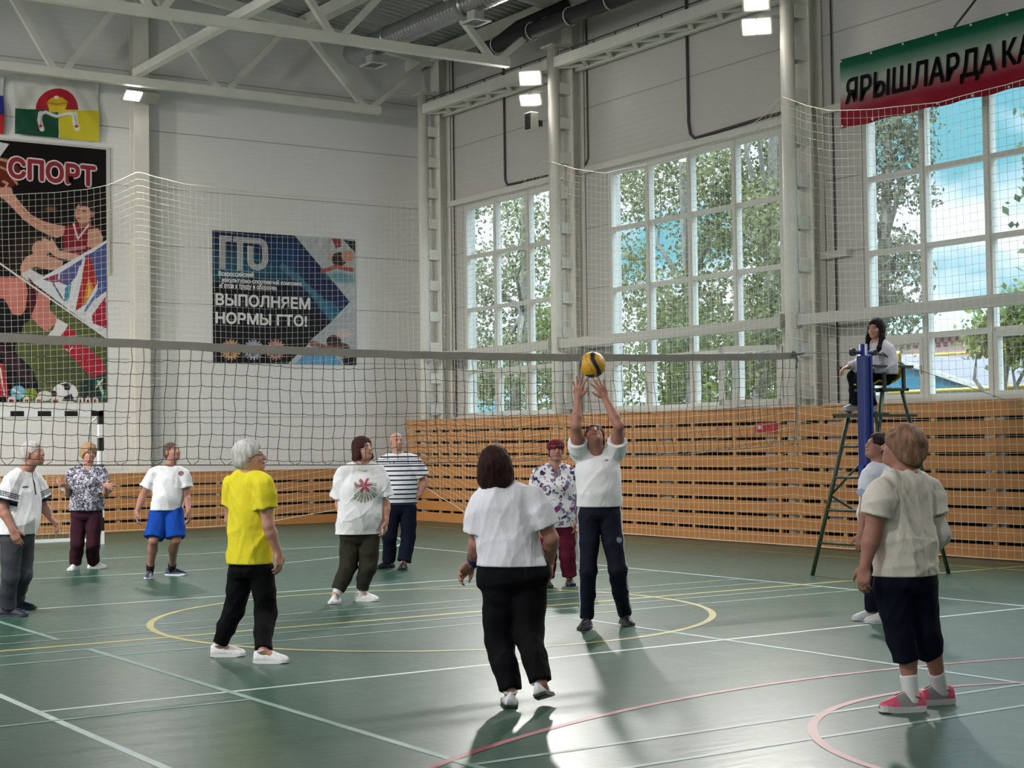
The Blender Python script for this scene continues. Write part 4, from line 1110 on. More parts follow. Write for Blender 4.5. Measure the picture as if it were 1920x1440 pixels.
for wi, (ya, yb) in enumerate(WINS):
    w = empty('window_%d' % (wi + 1), (WX, (ya + yb) / 2, 2.0), kind='structure')
    X0, X1 = 16.42, 16.53
    n = 3 if wi == 0 else 4
    fr = MB(); fw_ = 0.08
    fr.box(X0, X1, ya, yb, 2.0, 2.0 + fw_); fr.box(X0, X1, ya, yb, 6.12 - fw_, 6.12); fr.box(X0, X1, ya, ya + fw_, 2.0 + fw_, 6.12 - fw_); fr.box(X0, X1, yb - fw_, yb, 2.0 + fw_, 6.12 - fw_)
    fr.build('window_frame', PVC, w)
    st = (yb - ya) / n
    for k in range(1, n):
        yy = ya + k * st
        MB().box(X0 - .01, X1 - .01, yy - .055, yy + .055, 2.005, 6.115).box(X0 - .025, X0 + .02, yy - .03, yy + .03, 2.01, 6.11).build('mullion', PVC, w)
    for k in range(n):
        c0, c1 = ya + k * st, ya + (k + 1) * st
        for r in range(4):
            if r: MB().box(X0 + .005, X1 - .005, c0 + .04, c1 - .04, ROWS[r] - .035, ROWS[r] + .035).build('transom', PVC, w)
            if wi == 1 and k == 0 and r == 0: continue
            zb_, zt_ = ROWS[r] + .03, ROWS[r + 1] - .03
            if r == 0 and k % 2 == 1:      # casements in the bottom row
                sh = MB()
                for q in ((c0 + .05, c0 + .11, zb_, zt_), (c1 - .11, c1 - .05, zb_, zt_), (c0 + .11, c1 - .11, zb_, zb_ + .06), (c0 + .11, c1 - .11, zt_ - .06, zt_)):
                    sh.box(X0 - .02, X1 - .03, *q)
                so2 = sh.build('sash', PVC, w)
                MB().box(X0 - .05, X0 - .02, c0 + .07, c0 + .09, 2.35, 2.47).build('window_handle', PVC, so2)
            MB().box(16.47, 16.474, c0 + .03, c1 - .03, zb_, zt_).build('window_pane', GLASS, w)
    if wi == 1:      # casement standing open into the hall
        hy, a = 17.44, math.radians(34); L = .95
        d = Vector((-math.sin(a), math.cos(a), 0)); p = Vector((16.42, hy, 0)); up = Vector((0, 0, 1))
        sh = MB(); zb_, zt_ = 2.06, 2.86
        GREY = mat('shaded_plastic_frame', S(214, 214, 212), .35)
        sh.beam(p + up * zb_, p + d * L + up * zb_, .06, .08); sh.beam(p + up * zt_, p + d * L + up * zt_, .06, .08)
        sh.beam(p + d * .03 + up * (zb_ - .04), p + d * .03 + up * (zt_ + .04), .06, .08, up=d); sh.beam(p + d * (L - .03) + up * (zb_ - .04), p + d * (L - .03) + up * (zt_ + .04), .06, .08, up=d)
        so2 = sh.build('open_sash', PVC, w); so2['label'] = 'casement standing open into the hall'
        q = MB().beam(p + d * .05 + up * 2.46, p + d * (L - .05) + up * 2.46, .006, .76); q.build('sash_pane', GLASS, so2)
        MB().beam(p + d * (L - .03) + up * 2.42 - Vector((.05, 0, 0)), p + d * (L - .03) + up * 2.55 - Vector((.05, 0, 0)), .02, .02).build('window_handle', PVC, so2)

# ---------------------------------------------------------------- steelwork
COLY = (26.84, 22.38, 16.60, 10.80, 5.0, -0.8)
col_label = ['white lattice steel column in the far corner of the hall', 'white lattice steel column between the far window and the second window', 'white lattice steel column left of the window by the umpire chair', 'white lattice steel column at the near end of the third window', 'white lattice steel column beside the camera', 'white lattice steel column behind the camera']
for ci, cy in enumerate(COLY[:4]):
    c = empty('steel_column', (15.95, cy, 0), col_label[ci], 'column')
    MB().tube([(15.85, cy, 0), (15.85, cy, 8.32)], .105, 20).build('front_tube', STEEL, c, smooth=True)
    ib = MB(); ib.box(16.13, 16.15, cy - .15, cy + .15, 0, 9.2); ib.box(16.36, 16.38, cy - .15, cy + .15, 0, 9.2); ib.box(16.15, 16.36, cy - .008, cy + .008, 0, 9.2)
    ib.build('rear_beam', STEEL, c)
    MB().box(15.70, 16.18, cy - .18, cy + .18, 8.32, 8.35).build('cap_plate', STEEL, c)
    for k in range(14):
        z = 0.25 + k * .605
        if z > 8.2: break
        bt = MB().box(15.90, 16.14, cy - .115, cy - .10, z, z + .19)
        bt.build('batten', STEEL, c)
        MB().box(15.90, 16.14, cy + .10, cy + .115, z, z + .19).build('batten', STEEL, c)
tag(MB().box(10.22, 10.50, 27.53, 27.55, 0, 9.6).box(10.22, 10.50, 27.76, 27.78, 0, 9.6).box(10.35, 10.37, 27.55, 27.76, 0, 9.6).build('steel_column', STEEL, loc=(10.36, 27.65, 0)), 'plain white steel column on the end wall, right of the sports poster', 'column')

def truss(Y, label):
    t = empty('roof_truss', (15.9, Y, 7.87), label, 'truss')
    MB().box(-1.0, 14.92, Y - .07, Y + .07, 7.87, 8.02).build('lower_chord', STEEL, t)
    up_ = lambda x: ROOF(x) - .27
    u = MB(); u.beam((16.1, Y, up_(16.1)), (7.2, Y, up_(7.2)), .14, .18, up=(0, 0, 1)); u.beam((7.2, Y, up_(7.2)), (-1.9, Y, up_(-1.9)), .14, .18)
    u.build('upper_chord', STEEL, t)
    for xn in (14.66, 11.66, 8.66, 5.66, 2.66):
        for s_ in (-1, 1):
            xe = xn + s_ * 1.5 - s_ * .12
            if xe > 15.9: xe = 15.95
            MB().beam((xn + s_ * .10, Y, 8.0), (xe, Y, up_(xe) - .06), .10, .11, up=(0, 1, 0)).build('diagonal', STEEL, t)
truss(26.9, 'white steel roof truss nearest the end wall')
truss(22.4, 'white steel roof truss in front of the ventilation duct')
truss(16.6, 'white steel roof truss nearest the camera, above the picture')
# struts between the trusses
tag(MB().beam((10.02, 26.9, 8.09), (10.02, 22.4, 8.09), .14, .14).build('tie_beam', STEEL, loc=(10.02, 24.6, 8.0)), 'white square tie beam between the two far roof trusses', 'beam')
tag(MB().beam((10.02, 22.4, 8.09), (10.02, 16.6, 8.09), .14, .14).build('tie_beam', STEEL, loc=(10.02, 19.5, 8.0)), 'white square tie beam running towards the camera at the top edge', 'beam')
for xx, lb in ((13.45, 'white roof purlin under the ribbed roof, left of the duct'), (10.1, 'white roof purlin near the top left corner')):
    tag(MB().box(xx - .11, xx + .11, 16.6, BY, ROOF(xx) - .24, ROOF(xx) - .02).build('roof_purlin', STEEL, loc=(xx, 22, ROOF(xx) - .24)), lb, 'beam')
# lattice crane rails between the columns
rails = [(26.74, 22.48, 'white horizontal lattice beam between the corner column and the second column'), (22.28, 16.70, 'white horizontal lattice beam above the second window'), (16.5, 10.9, 'white horizontal lattice beam above the green and red banner')]
for (ya, yb, lb) in rails[:2]:
    t = empty('lattice_beam', (16.0, (ya + yb) / 2, 7.9), lb, 'beam')
    MB().box(15.78, 15.90, yb, ya, 7.95, 8.13).build('front_member', STEEL, t)
    MB().box(16.22, 16.32, yb, ya, 7.93, 8.09).build('rear_member', STEEL, t)
    n = max(4, round((ya - yb) / .72)); st = (ya - yb) / n
    for k in range(n):
        y = yb + k * st
        MB().beam((15.88, y, 7.97), (16.24, y + st / 2, 7.97), .07, .05).build('lacing', STEEL, t)
        MB().beam((16.24, y + st / 2, 7.97), (15.88, y + st, 7.97), .07, .05).build('lacing', STEEL, t)
    MB().tube([(15.84, ya - .1, 8.21), (15.84, yb + .1, 8.21)], .012, 6).build('cable', CABLE, t)
    for k in range(int((ya - yb) / .6)):
        MB().tube([(15.84, yb + .3 + k * .6, 8.12), (15.84, yb + .3 + k * .6, 8.22)], .012, 5).build('cable_clip', CABLE, t)
rb = ['white square bar across the far window', 'white square bar across the second window', 'white square bar across the window behind the umpire']
for k, (ya, yb) in enumerate(((26.7, 22.5), (22.25, 16.75), (16.45, 10.9))):
    t = empty('wall_bar', (15.83, (ya + yb) / 2, 3.1), rb[k], 'bar')
    MB().box(15.77, 15.89, yb + .03, ya - .03, 3.10, 3.25).build('bar', STEEL2, t)
    MB().box(15.74, 15.92, yb, yb + .03, 3.06, 3.29).build('end_plate', STEEL2, t); MB().box(15.74, 15.92, ya - .03, ya, 3.06, 3.29).build('end_plate', STEEL2, t)
tag(MB().box(16.28, 16.40, 15.95, 16.5, 4.06, 4.16).build('wall_bracket', STEEL2, loc=(16.34, 16.2, 4.06)), 'short white bracket on the wall, right of the third column', 'bracket')
# cables
def cable(pts, lb, r=.018):
    tag(MB().tube(pts, r, 6).build('wall_cable', CABLE, loc=tuple(map(float, pts[0])), smooth=True), lb, 'cable')
cable([(16.37, 19.43, 9.0), (16.37, 19.42, 6.55), (16.37, 19.38, 6.36), (16.37, 19.28, 6.28), (16.37, 18.9, 6.29), (16.37, 17.6, 6.33), (16.37, 16.9, 6.33)], 'dark cable hanging down the wall to the second window and running right', .024)
cable([(16.37, 24.74, 9.0), (16.37, 24.73, 6.4), (16.37, 24.66, 6.30), (16.37, 24.3, 6.29), (16.37, 23.1, 6.28)], 'dark cable above the far window turning right at the bottom', .02)
cable([(16.37, 22.12, 9.0), (16.37, 22.12, 6.4), (16.37, 22.2, 6.3)], 'thin dark cable beside the second column', .013)
cable([(16.37, 26.55, 9.1), (16.37, 26.55, 2.0)], 'thin dark cable in the far corner', .012)
cable([(16.37, 16.25, 9.1), (16.37, 16.25, 2.0)], 'thin dark cable beside the third column', .013)
cable([(16.37, 13.45, 8.0), (16.3, 13.5, 7.2), (15.84, 13.56, 6.7)], 'dark cable loop behind the green and red banner', .016)
# ventilation duct
t = empty('ventilation_duct', (13.75, 21, 8.6), 'round spiral metal ventilation duct under the roof', 'duct')
ZINC = mat('galvanised_duct', S(160, 162, 164), 0.28, metal=0.85, noise=(2, 0.08, 2))
dx, dz = 13.86, 8.72
yy = np.arange(26.0, 15.9, -0.055)
MB().tube([(dx, y, dz) for y in yy], [0.205 + (.007 if k % 2 else 0) for k in range(len(yy))], 24).build('duct_tube', ZINC, t, smooth=False)
for y in (24.6, 22.0, 19.8): MB().tube([(dx, y + .05, dz), (dx, y - .05, dz)], .225, 24).build('joint_collar', ZINC, t, smooth=True)
for y, in ((25.2,), (21.75,), (18.3,)):
    df = MB().box(dx - .09, dx + .09, y - .12, y + .12, 8.38, 8.55).build('branch', STEEL2, t)
    fr = MB().box(dx - .17, dx + .17, y - .22, y - .19, 8.34, 8.37).box(dx - .17, dx + .17, y + .19, y + .22, 8.34, 8.37).box(dx - .17, dx - .14, y - .19, y + .19, 8.34, 8.37).box(dx + .14, dx + .17, y - .19, y + .19, 8.34, 8.37)
    fr.build('grille_frame', PVC, t); gr = MB()
    for k in range(9): gr.beam((dx - .14, y - .16 + k * .04, 8.362), (dx + .14, y - .16 + k * .04, 8.362), .02, .008)
    gr.box(dx - .14, dx + .14, y - .19, y + .19, 8.372, 8.38); gr.build('grille', mat('grey_grille', S(120, 120, 116), .5), t)
# black lagged pipe
t = empty('lagged_pipe', (15.35, 20, 8.45), 'thick black lagged pipe with pale hanging rings under the roof', 'pipe')
BLK = mat('black_lagging', S(34, 33, 34), .7, bump=(8, .3))
MB().tube([(15.3, 15.8, 8.52), (15.3, 19, 8.50), (15.3, 23.5, 8.50), (15.25, 23.7, 8.5)], .135, 18).build('pipe', BLK, t, smooth=True)
MB().tube([(15.3, 23.4, 8.52), (15.5, 22.9, 8.78), (15.9, 22.0, 9.0)], .10, 14).build('branch_pipe', BLK, t, smooth=True)
for y in (23.3, 22.2, 21.1, 20.0, 18.9, 17.8):
    MB().tube([(15.3 + .15 * math.cos(a), y, 8.50 + .15 * math.sin(a)) for a in np.linspace(0, 2 * PI, 19)], .012, 5, cap=False).build('hanging_ring', PVC, t, smooth=True)

# floodlights
LAMP = mat('lit_lamp_glass', (1, 1, 1), .3, emit=((1.0, 0.97, 0.90), 14.0))
HOUSE = mat('grey_lamp_housing', S(170, 168, 160), .45, metal=.3)
def floodlight(p, aim, w, d_, lb, cells=1, power=60, group=None, lit=(0, 1)):
    t = empty('floodlight', tuple(p), lb, 'lamp', group)
    M = (Vector(aim) - Vector(p)).to_track_quat('-Z', 'Y').to_matrix()
    P = lambda x, y, z: Vector(p) + M @ Vector((x, y, z))
    hb = MB(); vs = [P(x, y, z) for (z, f) in ((.09, .72), (0, 1.0)) for (x, y) in ((-w / 2 * f, -d_ / 2 * f), (w / 2 * f, -d_ / 2 * f), (w / 2 * f, d_ / 2 * f), (-w / 2 * f, d_ / 2 * f))]
    hb.add(vs, [(3, 2, 1, 0), (0, 1, 5, 4), (1, 2, 6, 5), (2, 3, 7, 6), (3, 0, 4, 7), (4, 5, 6, 7)])
    hb.build('housing', HOUSE, t)
    for k in range(cells):
        cw = (w - .05) / cells
        xa = -w / 2 + .025 + k * cw
        if k not in lit: continue
        MB().quad(P(xa + .01, -d_ / 2 + .03, -.006), P(xa + .01, d_ / 2 - .03, -.006), P(xa + cw - .01, d_ / 2 - .03, -.006), P(xa + cw - .01, -d_ / 2 + .03, -.006)).build('lamp_glass', LAMP, t)
    MB().beam(P(-w * .2, 0, .09), P(-w * .2, 0, .17), .04, .04).beam(P(w * .2, 0, .09), P(w * .2, 0, .17), .04, .04).beam(P(-w * .25, 0, .17), P(w * .25, 0, .17), .04, .03).build('bracket', HOUSE, t)
    li = light('floodlight_beam', 'AREA', tuple(P(0, 0, -.02)), power, (1.0, 0.965, 0.92), aim=aim, shape='RECTANGLE', size=w * .8, size_y=d_ * .8, spread=1.7)
    return t
FL = 75
floodlight((15.52, 22.62, 7.80), (9.0, 16.0, 3.4), .42, .28, 'upper floodlight on the second column', 1, FL)
floodlight((15.52, 22.62, 7.42), (10.5, 18.5, 3.0), .42, .24, 'lower floodlight with two lit cells on the second column', 2, FL)
floodlight((15.50, 16.85, 7.76), (9.0, 11.2, 4.2), .40, .28, 'upper floodlight at the top edge on the third column', 1, FL)
floodlight((15.50, 16.85, 7.40), (10.5, 12.2, 3.0), .46, .28, 'lower floodlight on the third column', 2, FL)
floodlight((10.24, 27.22, 7.76), (10.6, 22, 1.0), .68, .26, 'floodlight with one lit half on the plain column of the end wall', 2, FL, lit=(1,))
MB().beam((10.30, 27.24, 7.92), (10.34, 27.54, 7.92), .04, .04).build('wall_arm', HOUSE, bpy.data.objects['floodlight.004'])
for k, y in enumerate((22.4, 16.6, 10.8, 5.0)):    # unseen fill lamps added on the left wall to brighten the hall
    floodlight((-1.6, y, 7.6), (9, y + (7 if k < 2 else 5), -3.0), .46, .30, ('added fill floodlight on the left wall, %s from the far end' % ('first', 'second', 'third', 'fourth')[k]), 2, (250, 220, 110, 50)[k])
for k, y in enumerate((10.8, 5.0)):
    floodlight((15.5, y, 7.6), (7, y, .5), .46, .30, ('floodlight on the window wall %s the camera' % ('right of', 'beside')[k]), 2, 60)
for nm, z_, cy in (('floodlight', 7.90, 22.38), ('floodlight.001', 7.56, 22.38), ('floodlight.002', 7.87, 16.60), ('floodlight.003', 7.54, 16.60)):
    lo_ = bpy.data.objects[nm]; MB().beam((15.55, lo_.location.y, z_), (15.82, cy + .02, z_), .04, .04).build('wall_arm', HOUSE, lo_)
t = empty('loudspeaker', (15.55, 22.62, 6.95), 'small white loudspeaker under the floodlights on the second column', 'speaker')
MB().box(15.46, 15.62, 22.52, 22.72, 6.88, 7.20).build('cabinet', PVC, t, bevel=.01)
MB().box(15.452, 15.46, 22.54, 22.70, 6.90, 7.18).build('grille', mat('brown_black_grille', S(48, 40, 40), .7), t)
MB().box(15.62, 15.75, 22.59, 22.65, 6.98, 7.08).build('bracket', DARK, t)

# ---------------------------------------------------------------- wooden cladding
wood, nt, b = node_mat('pine_board', 0.5, 0.4)
tc = N_(nt, 'ShaderNodeTexCoord'); mp = N_(nt, 'ShaderNodeMapping'); mp.inputs['Scale'].default_value = (0.8, 0.8, 14)
n1 = N_(nt, 'ShaderNodeTexNoise'); n1.inputs['Scale'].default_value = 2.2; n1.inputs['Detail'].default_value = 5; n1.inputs['Distortion'].default_value = .5
nt.links.new(tc.outputs['Object'], mp.inputs['Vector']); nt.links.new(mp.outputs['Vector'], n1.inputs['Vector'])
n2 = N_(nt, 'ShaderNodeTexNoise'); n2.inputs['Scale'].default_value = 1.3; mp2 = N_(nt, 'ShaderNodeMapping'); mp2.inputs['Scale'].default_value = (1, 1, 4.5)
nt.links.new(tc.outputs['Object'], mp2.inputs['Vector']); nt.links.new(mp2.outputs['Vector'], n2.inputs['Vector'])
c = mix_(nt, n1.outputs['Fac'], S(178, 122, 68), S(206, 150, 90))
c = mix_(nt, math_(nt, 'MULTIPLY', n2.outputs['Fac'], .45), c, S(150, 92, 50))
nt.links.new(c, b.inputs['Base Color'])
BATTEN = mat('pale_batten_wood', S(190, 150, 100), .6)
GAP_SHADE = mat('gap_shade_sheet', S(30, 26, 26), .9)  # dark sheet standing in for the shade behind the board gaps
def cladding(name, axis, a0, a1, plane, rows, pitch, lb, out, th=.022):
    t = empty(name, ((plane, (a0 + a1) / 2, 0) if axis == 'y' else ((a0 + a1) / 2, plane, 0)), lb, 'wall cladding')
    rnd = random.Random(rows)
    bd = MB()
    for r in range(rows):
        a = a0 - rnd.uniform(0, 2.0)
        while a < a1:
            L = rnd.choice((3.0, 3.0, 4.0)); s0, s1 = max(a, a0), min(a + L, a1); a += L
            if s1 - s0 < .02: continue
            z0 = r * pitch + .006 + rnd.uniform(-.003, .003); z1 = z0 + pitch - .044
            s0 += .002; s1 -= .002
            if axis == 'y': bd.box(plane, plane + th, s0, s1, z0, z1)
            else: bd.box(s0, s1, plane, plane + th, z0, z1)
    bd.build('boards', wood, t)
    bt = MB(); a = a0 + .1
    while a < a1 - .1:
        w_ = .06
        if axis == 'y': bt.box(plane + th, plane + th + .04, a, a + w_, 0, rows * pitch - .03)
        else: bt.box(a, a + w_, plane + th, plane + th + .04, 0, rows * pitch - .03)
        a += rnd.choice((.42, .62, .95, .95))
    bt.build('battens', BATTEN, t)
    tp = MB(); d_ = out
    if axis == 'y': tp.box(plane, plane + d_, a0, a1, rows * pitch - .028, rows * pitch - .006)
    else: tp.box(a0, a1, plane, plane + d_, rows * pitch - .028, rows * pitch - .006)
    tp.build('top_board', wood, t)
    bk = MB()
    if axis == 'y':
        cs = [a0] + [v for cy in sorted(COLY) if a0 < cy < a1 for v in (cy - .17, cy + .17)] + [a1]
        for k in range(0, len(cs), 2): bk.box(plane + .20, plane + .21, cs[k], cs[k + 1], 0.01, rows * pitch - .03)
    else: bk.box(a0, a1, plane + .055, plane + .06, 0.01, rows * pitch - .03)
    bk.build('shade_sheet', GAP_SHADE, t)
    return t
cl1 = cladding('wood_cladding', 'y', FY + .1, 27.40, 15.70, 9, .2185, 'tall horizontal pine board cladding under the windows', .06)
cl2 = cladding('wood_cladding', 'x', LX + .1, 15.69, 27.46, 5, .21, 'low horizontal pine board cladding along the end wall', .05)
# pale radiators behind the boards
for k, (ya, yb) in enumerate(((24.2, 24.5), (19.3, 19.6), (16.95, 17.15), (15.55, 15.9), (12.9, 13.2))):
    r_ = MB()
    r_.box(15.80, 15.86, ya, yb, .30, 1.75)
    tag(r_.build('radiator', mat('white_radiator', S(186, 184, 192), .5), loc=(15.83, (ya + yb) / 2, .3)), ['white radiator behind the boards near the corner', 'white radiator behind the boards under the second window', 'narrow white radiator behind the boards beside the red box', 'white radiator behind the boards left of the umpire chair', 'white radiator behind the boards right of the umpire chair'][k], 'radiator')
t = empty('fire_hose_sign', (15.70, 17.0, 1.6), 'small red sign in two halves on the boards near the net end', 'sign')
t['kind'] = 'thing'
RED = mat('red_sign', S(176, 40, 52), .5)
MB().box(15.688, 15.70, 17.03, 17.24, 1.60, 1.74).build('left_panel', RED, t); MB().box(15.688, 15.70, 16.78, 17.00, 1.585, 1.735).build('right_panel', RED, t)
MB().box(15.684, 15.688, 17.10, 17.18, 1.65, 1.70).build('pictogram', PVC, t)
# ---------------------------------------------------------------- cords of nets
def cords(name, lines, r, m, parent=None, loc=None):
    """three-sided cords along many polylines"""
    Vs = []; Fs = []; n0 = 0
    for P in lines:
        P = np.asarray(P, float); k = len(P)
        if k < 2: continue
        T = np.gradient(P, axis=0); T /= np.maximum(np.linalg.norm(T, axis=1, keepdims=True), 1e-9)
        ref = np.where(np.abs(T[:, 2:3]) > .8, np.array([[1.0, .2, 0]]), np.array([[0, 0, 1.0]]))
        A = np.cross(T, ref); A /= np.linalg.norm(A, axis=1, keepdims=True); B = np.cross(T, A)
        ring = np.stack([P + r * (math.cos(t) * A + math.sin(t) * B) for t in (0.5, 2.594, 4.689)], 1).reshape(-1, 3)
        i = np.arange(k - 1)[:, None] * 3; j = np.arange(3)[None]; j2 = (j + 1) % 3
        q = np.stack([i + j, i + j2, i + 3 + j2, i + 3 + j], -1).reshape(-1, 4) + n0
        Vs.append(ring); Fs.append(q); n0 += len(ring)
    return fast_mesh(name, np.concatenate(Vs), np.concatenate(Fs), m, parent, loc, smooth=False)

CORD = mat('white_net_cord', S(226, 222, 206), .7)
BCORD = mat('black_net_cord', S(22, 22, 24), .6)
# protective net along the end wall, round the corner and along the window wall
def net_path(s):
    """plan of the net: s in metres from X = 4.0"""
    s1 = 10.5; R_ = 1.1; s2 = s1 + R_ * PI / 2
    if s <= s1: return 4.0 + s, 27.12
    if s <= s2:
        a = (s - s1) / R_
        return 14.5 + R_ * math.sin(a), 27.12 - R_ + R_ * math.cos(a)
    return 15.6, 27.12 - R_ - (s - s2)
S_END = 10.5 + 1.1 * PI / 2 + 20.0
def topz(x, y):
    if x < 15.55 and y > 26.0:
        if x < 15.2: return float(np.interp(x, (4.5, 6, 7.7, 8.6, 9.2, 9.6, 10.13, 10.4, 11, 12.6, 15.3), (6.35, 5.92, 5.78, 5.90, 6.0, 6.11, 6.39, 6.32, 6.24, 6.17, 6.20)))
        return 6.18
    return float(np.interp(y, (4, 6.4, 8, 10.8, 11.2, 12.0, 13.6, 14.7, 15.5, 16.0, 16.45, 16.8, 17.5, 19.0, 20.6, 21.4, 22.3, 23.2, 24.9, 25.8, 26.4), (6.3, 5.9, 5.8, 6.33, 5.95, 5.76, 5.72, 5.83, 5.95, 6.12, 6.33, 6.12, 5.93, 5.83, 5.85, 6.04, 6.33, 5.95, 5.80, 6.0, 6.12)))
def botz(x, y):
    if y > 27.0: return float(np.interp(x, (4, 11.5, 12.7, 14.0, 14.5), (.05, .05, .10, .26, .40)))
    return float(np.interp(y, (4, 23.6, 24.9, 25.4, 26.0, 26.5, 27.0), (.03, .03, .18, .33, .50, .70, .55)))
net = empty('safety_net', (15.6, 18, 0), 'white knotted safety net hanging along the end wall and the windows', 'net')
STEP = 0.113; ns = int(S_END / STEP); nz = 54
grid = np.zeros((ns + 1, nz + 1, 3)); rs = np.random.RandomState(4)
for i in range(ns + 1):
    s = i * STEP; x, y = net_path(s); zt, zb_ = topz(x, y), botz(x, y)
    for j in range(nz + 1):
        v = j / nz
        z = zb_ + (zt - zb_) * v
        bul = .10 * math.sin(PI * v) * math.sin(s * 1.1) + .07 * math.sin(s * 2.7 + 3 * v)
        lean = .10 * (1 - v) * math.sin(s * .45)
        if y > 26.9: grid[i, j] = (x + lean * .8, y - abs(bul) * .8, z)
        else: grid[i, j] = (x - abs(bul) * .45, y + lean, z)
lines = [grid[i, ::2] for i in range(ns + 1)] + [grid[:, j] for j in range(nz + 1)]
g1 = cords('netting', lines, .0026, CORD, net)
cords('top_rope', [grid[:, nz]], .006, CORD, net); cords('bottom_rope', [grid[:, 0]], .007, CORD, net)
# ---------------------------------------------------------------- volleyball net
vn = empty('volleyball_net', (11.67, 12.18, 1.4), 'black volleyball net with a white top band in painted shade across the court', 'net')
NY = 12.18
zt = lambda x: float(np.interp(x, (2.2, 3.47, 5.57, 7.0, 8.5, 9.9, 11.0, 11.67), (2.425, 2.395, 2.35, 2.33, 2.335, 2.355, 2.385, 2.41)))
zb = lambda x: float(np.interp(x, (2.2, 3.46, 6.4, 8.35, 10.27, 10.7, 11.67), (1.40, 1.395, 1.34, 1.345, 1.375, 1.41, 1.455)))
band = MB(); xs = np.linspace(2.2, 11.67, 80)
for dy in (-.006, .006):
    vs = []
    for k, x in enumerate(xs):
        w_ = .004 * math.sin(k * 1.7)
        vs += [(x, NY + dy, zt(x) + w_ * .4), (x, NY + dy, zt(x) - .068 + w_)]
    band.add(vs, [(2 * i, 2 * i + 1, 2 * i + 3, 2 * i + 2) for i in range(79)])
band.build('top_band', mat('shaded_white_canvas', S(142, 138, 131), .85, noise=(7, .08, 3)), vn)  # white canvas, its backlit shade put into the colour
nx = 95; st = (11.67 - 2.2) / nx; rows = 9
gj = np.zeros((nx + 1, rows + 1, 3)); rs = np.random.RandomState(9)
for i in range(nx + 1):
    for j in range(rows + 1):
        x = 2.2 + i * st; t0 = zt(x) - .066
        sk = .05 * (j / rows) * math.sin(x * .8 + 1)
        gj[i, j] = (x + sk + rs.normal(0, .004) * (j > 0), NY + .012 * math.sin(x * 2 + j), t0 - j * .0985 - (.012 * math.sin(x * 3.3) + rs.normal(0, .003)) * (j > 0))
    if x > 10.6:
        for j in range(1, rows + 1): gj[i, j, 2] += (x - 10.6) * .05 * j / rows
vl = [gj[i] for i in range(nx + 1)]
hl_ = []
for j in range(1, rows + 1):
    pts = []
    for i in range(nx):
        a, b_ = gj[i, j], gj[i + 1, j]; pts += [a, (a + b_) / 2 - np.array([0, 0, .007])]
    pts.append(gj[nx, j]); hl_.append(np.array(pts))
tails = []
for i in range(0, nx + 1):
    a = gj[i, rows]; x = a[0]; zb_ = zb(min(x, 11.67)); 
    if a[2] - zb_ > .015:
        dx_ = .05 * math.sin(i * 2.1); tails.append(np.array([a, [x + dx_ * .2, NY - .01, a[2] * .6 + zb_ * .4], [x + dx_ * .8, NY, zb_ + .01], [x + dx_, NY, zb_]]))
cords('netting', vl + hl_ + tails, .0031, BCORD, vn)
cords('bottom_cord', [np.array([(x, NY, zb(x)) for x in np.linspace(2.2, 11.67, 60)])], .006, mat('grey_cord', S(90, 88, 84), .7), vn)
cords('side_rope', [np.array([(11.67, NY, z) for z in np.linspace(1.43, 2.42, 12)])], .010, mat('pale_grey_rope', S(150, 148, 142), .8), vn)
cords('top_cable', [np.array([(11.67, NY, 2.405), (12.0, NY, 2.41), (12.56, NY, 2.43)])], .005, CABLE, vn)
MB().tube([(11.62, NY, 2.42), (11.66, NY, 2.40), (11.68, NY, 2.33), (11.67, NY, 2.25)], .016, 6).tube([(11.60, NY, 2.385), (11.70, NY, 2.395), (11.78, NY, 2.41)], .018, 6).build('corner_knot', mat('grey_rope_knot', S(112, 110, 106), .8), vn, smooth=True)
# post
PB = mat('blue_painted_steel', S(18, 38, 112), .4)
pt = empty('net_post', (12.66, 12.18, 0), 'blue steel net post with a chain hook, in front of the umpire chair', 'post')
PXY = (12.66, 12.18)
MB().tube([(12.66, 12.18, 0), (12.66, 12.18, 2.52)], .045, 16).build('inner_tube', PB, pt, smooth=True)
MB().box(12.603, 12.725, 12.13, 12.24, 1.02, 2.40).build('outer_rail', PB, pt, bevel=.02)
MB().box(12.60, 12.625, 12.115, 12.13, 1.02, 2.40).box(12.70, 12.725, 12.115, 12.13, 1.02, 2.40).build('edge_rail', mat('light_blue_edge', S(36, 62, 140), .35), pt)
MB().tube([(12.66, 12.18, 0), (12.66, 12.18, .03)], .11, 18).build('base_flange', DARK, pt, smooth=False)
MB().tube([(12.50, 12.18, 2.43), (12.82, 12.18, 2.43)], .020, 10).build('pulley_axle', PB, pt)
MB().tube([(12.50, 12.165, 2.43), (12.50, 12.20, 2.43)], .042, 16).build('pulley', DARK, pt)
MB().tube([(12.82, 12.16, 2.43), (12.82, 12.2, 2.43)], .032, 14).build('pulley', DARK, pt)
hk = np.array([(12.84, 12.18, 2.43), (12.93, 12.18, 2.405), (12.97, 12.18, 2.42), (13.03, 12.18, 2.385), (13.12, 12.18, 2.36), (13.30, 12.2, 2.31)])
cords('hook_chain', [hk, hk + np.array([0, .012, .012])], .011, mat('dark_chain', S(66, 62, 60), .5, metal=.5), pt)
cords('stay_cable', [np.array([(13.30, 12.2, 2.31), (15.64, 12.4, 1.84)])], .004, CABLE, pt)
MB().box(12.585, 12.60, 12.14, 12.22, 1.0, 1.22).build('winch', mat('blue_winch', S(40, 60, 130), .4), pt)

